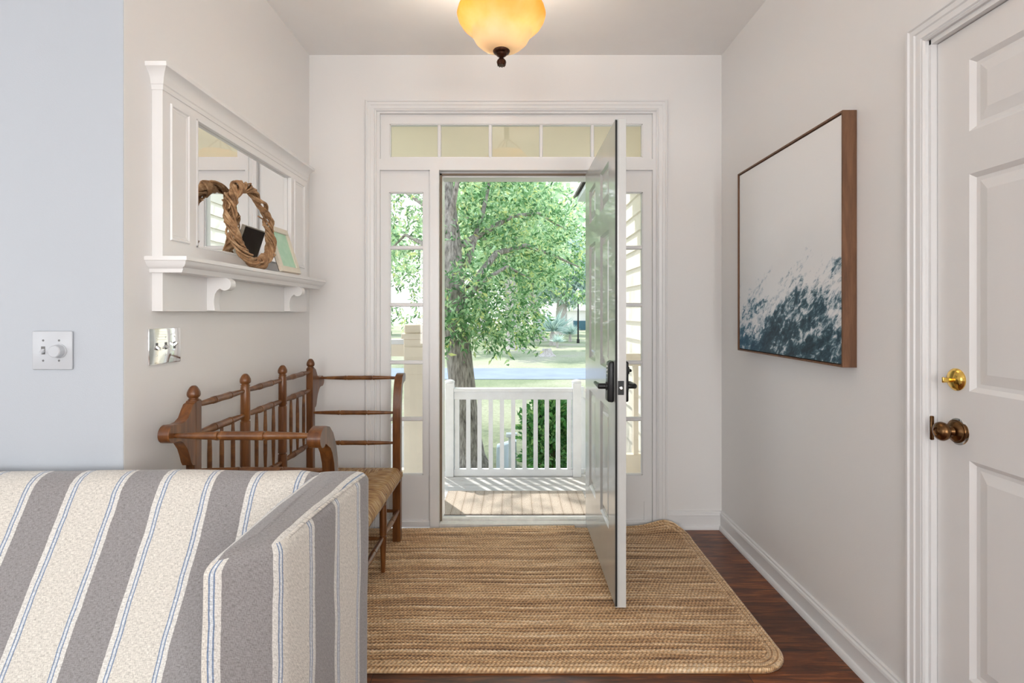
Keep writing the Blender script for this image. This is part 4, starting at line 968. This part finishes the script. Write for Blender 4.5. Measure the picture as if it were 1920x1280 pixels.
# ================================================================== YARD
mb = MB(); bm = mb.bm
NXg, NYg = 60, 80; G = []
for i in range(NXg+1):
    row = []
    for k in range(NYg+1):
        x = -45+90*i/NXg; y = 3.3+90*(k/NYg)**1.6
        z = GZ+.05*noise.noise(Vector((x*.3, y*.3, 0))) if (y > 5.5 and not 14 < y < 20) else GZ
        row.append(bm.verts.new((x, y, z)))
    G.append(row)
for i in range(NXg):
    for k in range(NYg): bm.faces.new((G[i][k], G[i+1][k], G[i+1][k+1], G[i][k+1]))
struct(mb, 'lawn', M['lawn'])
mb = MB(); pr = []
for i in range(41):
    x = -40+2*i; yy = 15.6+.0006*x*x; pr.append(((x, yy), (x, yy+3.1)))
for (a, b), (c, d) in zip(pr, pr[1:]): mb.quad((*a, GZ+.012), (*c, GZ+.012), (*d, GZ+.012), (*b, GZ+.012))
struct(mb, 'road', M['road'])

def leaves_np(centers, dirs, size, width=.34, fold=.25):
    """each leaf: 6 verts, 4 tris (pointed oval, folded along the midrib)"""
    n = len(centers); d = dirs/np.linalg.norm(dirs, axis=1, keepdims=True)
    r = rng.normal(size=(n, 3)); s = np.cross(d, r); s /= np.linalg.norm(s, axis=1, keepdims=True); nn = np.cross(d, s)
    sz = (size*rng.uniform(.7, 1.25, n))[:, None]; W = sz*width
    p0 = centers; p1 = centers+d*sz*.45; p2 = centers+d*sz-nn*sz*.12; l = centers+d*sz*.42+s*W*.5+nn*sz*fold*.4; rr_ = centers+d*sz*.42-s*W*.5+nn*sz*fold*.4
    V = np.stack([p0, l, p2, rr_, p1], 1).reshape(-1, 3); b = (np.arange(n)*5)[:, None]
    Fc = np.concatenate([b+np.array([0, 1, 4]), b+np.array([1, 2, 4]), b+np.array([4, 2, 3]), b+np.array([0, 4, 3])]); return V, Fc
def foliage(name, blobs, m, parent, size, per, width=.34, droop=.5, sprig=7):
    C, D = [], []
    for (c, r, dens) in blobs:
        c = np.array(c); r = np.array(r) if hasattr(r, '__len__') else np.array([r, r, r]); ns = int(per*dens)
        u = rng.normal(size=(ns, 3)); u /= np.linalg.norm(u, axis=1, keepdims=True); rad = rng.uniform(.15, 1, ns)**(1/2.2)
        p = c+u*rad[:, None]*r; dd = u*.7+rng.normal(size=(ns, 3))*.5; dd[:, 2] -= droop; dd /= np.linalg.norm(dd, axis=1, keepdims=True)
        for k in range(sprig):                            # leaves alternate along a small twig
            t = k*size*.42; side = rng.normal(size=(ns, 3)); C.append(p+dd*t); D.append(dd*.8+side*.55)
    V, Fc = leaves_np(np.concatenate(C), np.concatenate(D), size, width); return np_mesh(name, V, Fc, m, parent, smooth=False)
def branch(mb, pts, r0, r1, n=10):
    N = len(pts); mb.tube(pts, [r0+(r1-r0)*i/(N-1) for i in range(N)], n)
# big oak beside the porch
ok = empty('oak_tree', (-.55, 6.95, GZ)); tag(ok, 'large leafy oak with a leaning rough trunk just beyond the porch railing', 'tree')
TP = [(P(884, 878, 6.85), .24), (P(880, 850, 6.85), .20), (P(872, 790, 6.86), .175), (P(866, 720, 6.88), .165), (P(860, 660, 6.9), .165), (P(853, 600, 6.95), .165), (P(847, 520, 7.0), .155), (P(842, 440, 7.1), .14), (P(836, 370, 7.2), .12), (P(828, 290, 7.3), .11), (P(815, 180, 7.4), .10)]
mb = MB(); n = 26; rings = []
TP = [(Vector((TP[0][0].x, TP[0][0].y, GZ-.05)), .30)]+TP
for j, (p, r) in enumerate(TP):
    ring = []
    for k in range(n):
        a = k*2*PI/n; rr_ = r*(1+.10*noise.noise(Vector((math.cos(a)*2, math.sin(a)*2, p.z*1.2)))+(.22*max(0, math.cos(3*a+1)) if j < 2 else 0)+(.12*math.cos(a) if False else 0))
        ring.append(mb.bm.verts.new(p+Vector((math.cos(a), math.sin(a), 0))*rr_))
    rings.append(ring)
for A, B in zip(rings, rings[1:]):
    for k in range(n): mb.bm.faces.new((A[k], A[(k+1) % n], B[(k+1) % n], B[k]))
mb.bm.faces.new(rings[-1]); mb.build('trunk', M['bark'], ok, ang=80)
T = P
brs = [[T(850, 560, 7), T(880, 480, 7.2), T(905, 400, 7.5), T(920, 330, 7.8), T(930, 230, 8)], [T(845, 470, 7.05), T(900, 440, 7.4), T(960, 405, 7.9), T(1010, 400, 8.4), T(1060, 430, 8.8)],
       [T(843, 450, 7.05), T(820, 400, 7.1), T(790, 380, 7.4), T(760, 360, 8), T(735, 330, 8.3)], [T(852, 600, 7), T(880, 555, 6.9), T(900, 530, 6.9), T(950, 500, 7.4), T(990, 520, 7.8)],
       [T(880, 540, 7), T(930, 475, 7.5), T(985, 460, 8), T(1040, 480, 8.7), T(1085, 500, 9)], [T(840, 440, 7.1), T(850, 380, 7), T(860, 330, 6.9), T(870, 260, 6.9)],
       [T(850, 520, 7), T(815, 480, 7.4), T(790, 455, 7.8), T(760, 440, 8.2), T(730, 470, 8.6)]]
for q in brs:
    mb = MB(); branch(mb, q, .055, .012); mb.build('branch', M['bark'], ok)
B_ = lambda x, y, Y, r, d=1.0: (tuple(P(x, y, Y)), r, d)
blobs = [B_(735, 390, 8.4, .75), B_(775, 470, 8.6, .6, .8), B_(750, 555, 8.8, .55, .55), B_(845, 360, 7.6, .55, .7), B_(900, 390, 7.8, .6), B_(960, 370, 8.2, .55, .9), B_(1000, 430, 8.6, .6), B_(1055, 470, 8.9, .5, .9), B_(1085, 530, 9, .32, .35),
         B_(850, 450, 7.3, .45, .6), B_(915, 470, 7.6, .5, .8), B_(970, 500, 8, .5, .9), B_(860, 555, 6.6, .42, 1.1), B_(900, 590, 6.9, .42, 1.0), B_(950, 570, 7.6, .42, .9), B_(985, 600, 8, .26, .5), B_(845, 610, 6.6, .26, .45), B_(1010, 520, 8.4, .40, .6),
         B_(905, 635, 7.2, .16, .09), B_(945, 640, 7.6, .18, .10), B_(985, 640, 7.9, .12, .05), B_(1080, 420, 9.2, .4, .4), B_(860, 300, 7.6, .8, .6), B_(960, 270, 8.4, .9, .65), B_(1060, 330, 9.2, .7, .35), B_(740, 300, 8.4, .9, 1), B_(640, 420, 9, 1.0, 1), B_(900, 150, 8.2, 1.1, 1), B_(560, 500, 9, 1, .7),
         ((-2.6, 10, 6), 1.7, 4), ((-.8, 10.6, 6.6), 1.7, 4), ((-3.8, 12, 7.2), 1.9, 4), ((-1.6, 8.2, 5.6), 1.2, 2.5), ((-4.2, 9.2, 6), 1.6, 3), ((-1.5, 12.5, 7.5), 1.8, 4)]  # upper crown out of view, added to shade the ground below
foliage('foliage', blobs, M['leaf'], ok, .092, 120, .36, .35)

# trees across the road
def far_tree(x, yb, Y, hgt, tr, crown, m, label, lean=0, dens=1, per=520, size=.55, sprig=2):
    b = P(x, yb, Y); b.z = GZ; r_ = empty('yard_tree', b); tag(r_, label, 'tree', None)
    mb = MB(); top = b+Vector((lean, 0, hgt*.62))
    mb.tube([b+Vector((0, 0, -.1)), b+Vector((.0, 0, .25)), b+Vector((lean*.2, 0, hgt*.2)), b+Vector((lean*.6, 0, hgt*.42)), top], [tr*1.7, tr*1.15, tr, tr*.8, tr*.5], 14)
    for k in range(4):
        a = k*1.7+x; mb.tube([b+Vector((lean*.5, 0, hgt*(.35+.05*k))), b+Vector((lean+math.cos(a)*hgt*.12, math.sin(a)*.6, hgt*(.55+.03*k))), b+Vector((lean+math.cos(a)*hgt*.24, math.sin(a)*1, hgt*(.68+.03*k)))], [tr*.45, tr*.3, tr*.1], 8)
    mb.build('trunk', M['bark_pale'], r_)
    bl = [((b.x+lean+cx*hgt, b.y+cy*hgt, b.z+cz*hgt), cr*hgt, dens*cr*3) for cx, cy, cz, cr in crown]
    foliage('foliage', bl, m, r_, size, per, .5, .3, sprig); return r_
CR = [(0, 0, .72, .26), (-.18, 0, .62, .20), (.19, .05, .64, .20), (.02, .05, .9, .18), (-.12, -.05, .84, .17), (.14, 0, .82, .17), (.02, 0, .52, .16)]
CW = [(0, 0, .62, .22), (-.16, 0, .52, .18), (.16, 0, .54, .18), (0, 0, .82, .2), (.22, 0, .44, .12), (-.22, 0, .42, .12), (.05, 0, .40, .14)]
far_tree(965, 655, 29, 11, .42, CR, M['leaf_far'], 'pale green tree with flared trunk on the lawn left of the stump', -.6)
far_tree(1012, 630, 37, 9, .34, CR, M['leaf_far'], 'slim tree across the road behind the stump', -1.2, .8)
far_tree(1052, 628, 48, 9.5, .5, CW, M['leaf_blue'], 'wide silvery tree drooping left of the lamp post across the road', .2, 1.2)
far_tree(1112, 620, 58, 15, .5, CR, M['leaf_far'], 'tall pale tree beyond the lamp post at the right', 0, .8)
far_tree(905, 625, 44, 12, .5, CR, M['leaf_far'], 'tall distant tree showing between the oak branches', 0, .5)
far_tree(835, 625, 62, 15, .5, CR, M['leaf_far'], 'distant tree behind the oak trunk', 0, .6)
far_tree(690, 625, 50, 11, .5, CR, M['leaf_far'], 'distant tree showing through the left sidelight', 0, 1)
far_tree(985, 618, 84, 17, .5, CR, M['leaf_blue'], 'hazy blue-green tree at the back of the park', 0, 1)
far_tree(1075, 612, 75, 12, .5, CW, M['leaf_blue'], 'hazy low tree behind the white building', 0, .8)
# stump
b = P(1025, 668, 1.955/.082); b.z = GZ
mb = MB(); rings = []
for z, r in ((-.05, .42), (.04, .34), (.14, .25), (.26, .215), (.34, .20)):
    rings.append([mb.bm.verts.new((b.x+r*(1+.18*math.cos(5*a+z*3)*(1.2-z*3 if z < .3 else .2))*math.cos(a), b.y+r*(1+.18*math.cos(5*a)*(1.2-z*3 if z < .3 else .2))*math.sin(a), GZ+z+(.02*math.sin(3*a) if z > .3 else 0))) for a in [k*2*PI/24 for k in range(24)]])
for A, B in zip(rings, rings[1:]):
    for k in range(24): mb.bm.faces.new((A[k], A[(k+1) % 24], B[(k+1) % 24], B[k]))
mb.bm.faces.new(rings[-1]); tag(mb.build('tree_stump', M['bark_pale']), 'low grey tree stump on the sunny lawn across the road', 'tree stump')
# lamp post
b = P(1084, 643, 1.955/.057); lp = empty('lamp_post', (b.x, b.y, GZ)); tag(lp, 'tall dark street lamp with a white globe across the road', 'lamp post')
MB().lathe((b.x, b.y, GZ), (0, 0, 1), [(0, .10), (.25, .09), (.28, .055), (2.9, .05), (2.93, .10), (2.98, .10)], 16).build('pole', M['black'], lp)
MB().lathe((b.x, b.y, GZ+2.98), (0, 0, 1), [(0, .10), (.12, .18), (.28, .19), (.42, .12), (.52, .03), (.56, 0)], 18).build('globe', M['white_far'], lp)
# white building across the park
hb = empty('park_building', (7.6, 62, GZ)); tag(hb, 'low white building with a dark teal door far across the park', 'building')
MB().box((5.3, 60, GZ), (16, 66, 1.5)).build('wall', M['white_far'], hb); MB().hexa([(5.0, 59.6, 1.5), (16.3, 59.6, 1.5), (16.3, 66.4, 1.5), (5.0, 66.4, 1.5), (6, 62, 3.4), (15, 62, 3.4), (15, 64, 3.4), (6, 64, 3.4)]).build('roof', M['white_far'], hb)
MB().box((6.9, 59.9, GZ), (9.6, 60.02, .35)).build('door', M['teal'], hb)
# utility pedestal
up = empty('utility_pedestal', (-.05, 6.8, GZ)); tag(up, 'pale grey utility pedestal on the ground behind the railing balusters', 'utility box')
MB().hexa([(-.20, 6.70, GZ), (.06, 6.70, GZ), (.06, 6.92, GZ), (-.20, 6.92, GZ), (-.195, 6.72, -.44), (.055, 6.72, -.37), (.055, 6.90, -.37), (-.195, 6.90, -.44)], .008).build('housing', M['util'], up)
MB().box((-.045, 6.66, GZ), (.035, 6.72, -.30), .004).build('conduit_post', M['porch_white'], up); MB().box((-.075, 6.64, -.30), (.065, 6.74, -.255), .006).build('cap', M['porch_white'], up)
# shrub
sh = empty('shrub', (.43, 6.2, GZ)); tag(sh, 'dark green glossy shrub behind the right end of the railing', 'shrub')
mb = MB(); rs = random.Random(5)
for k in range(14):
    a = rs.random()*6.28; t = Vector((.43+.28*math.cos(a), 6.25+.25*math.sin(a), GZ+.5+.45*rs.random())); mb.tube([(.43+.05*math.cos(a), 6.25+.05*math.sin(a), GZ-.02), (.43+.16*math.cos(a), 6.25+.15*math.sin(a), GZ+.3), t], [.012, .009, .004], 6)
mb.build('stem', M['shrub_core'], sh)
foliage('foliage', [((.43, 6.25, -.42), (.26, .26, .26), 1), ((.36, 6.2, -.10), (.18, .2, .24), .8), ((.54, 6.3, -.06), (.17, .2, .24), .8), ((.45, 6.25, .03), (.2, .2, .16), .5)], M['leaf_shrub'], sh, .085, 260, .48, -.3, 5)
# yucca-like plants
def spiky(px, Y, h, label):
    b = P(px, 600, Y); r_ = empty('yucca_plant', (b.x, b.y, GZ)); tag(r_, label, 'plant')
    MB().lathe((b.x, b.y, GZ-.02), (0, 0, 1), [(0, h*.10), (h*.35, h*.06), (h*.42, .02)], 10).build('stem', M['bark_pale'], r_)
    n = 160; u = rng.normal(size=(n, 3)); u[:, 2] = np.abs(u[:, 2])*.9+.1; c = np.tile(np.array([b.x, b.y, GZ+h*.38]), (n, 1))
    V, Fc = leaves_np(c, u, h*.62, .07, .1); np_mesh('foliage', V, Fc, M['leaf_blue'], r_, smooth=False)
spiky(1036, 32, 2.2, 'tall spiky yucca across the road beside the silvery tree'); spiky(1069, 36, 1.3, 'small spiky yucca just left of the lamp post'); spiky(1045, 30, .8, 'short spiky yucca on the lawn in front of the taller one')
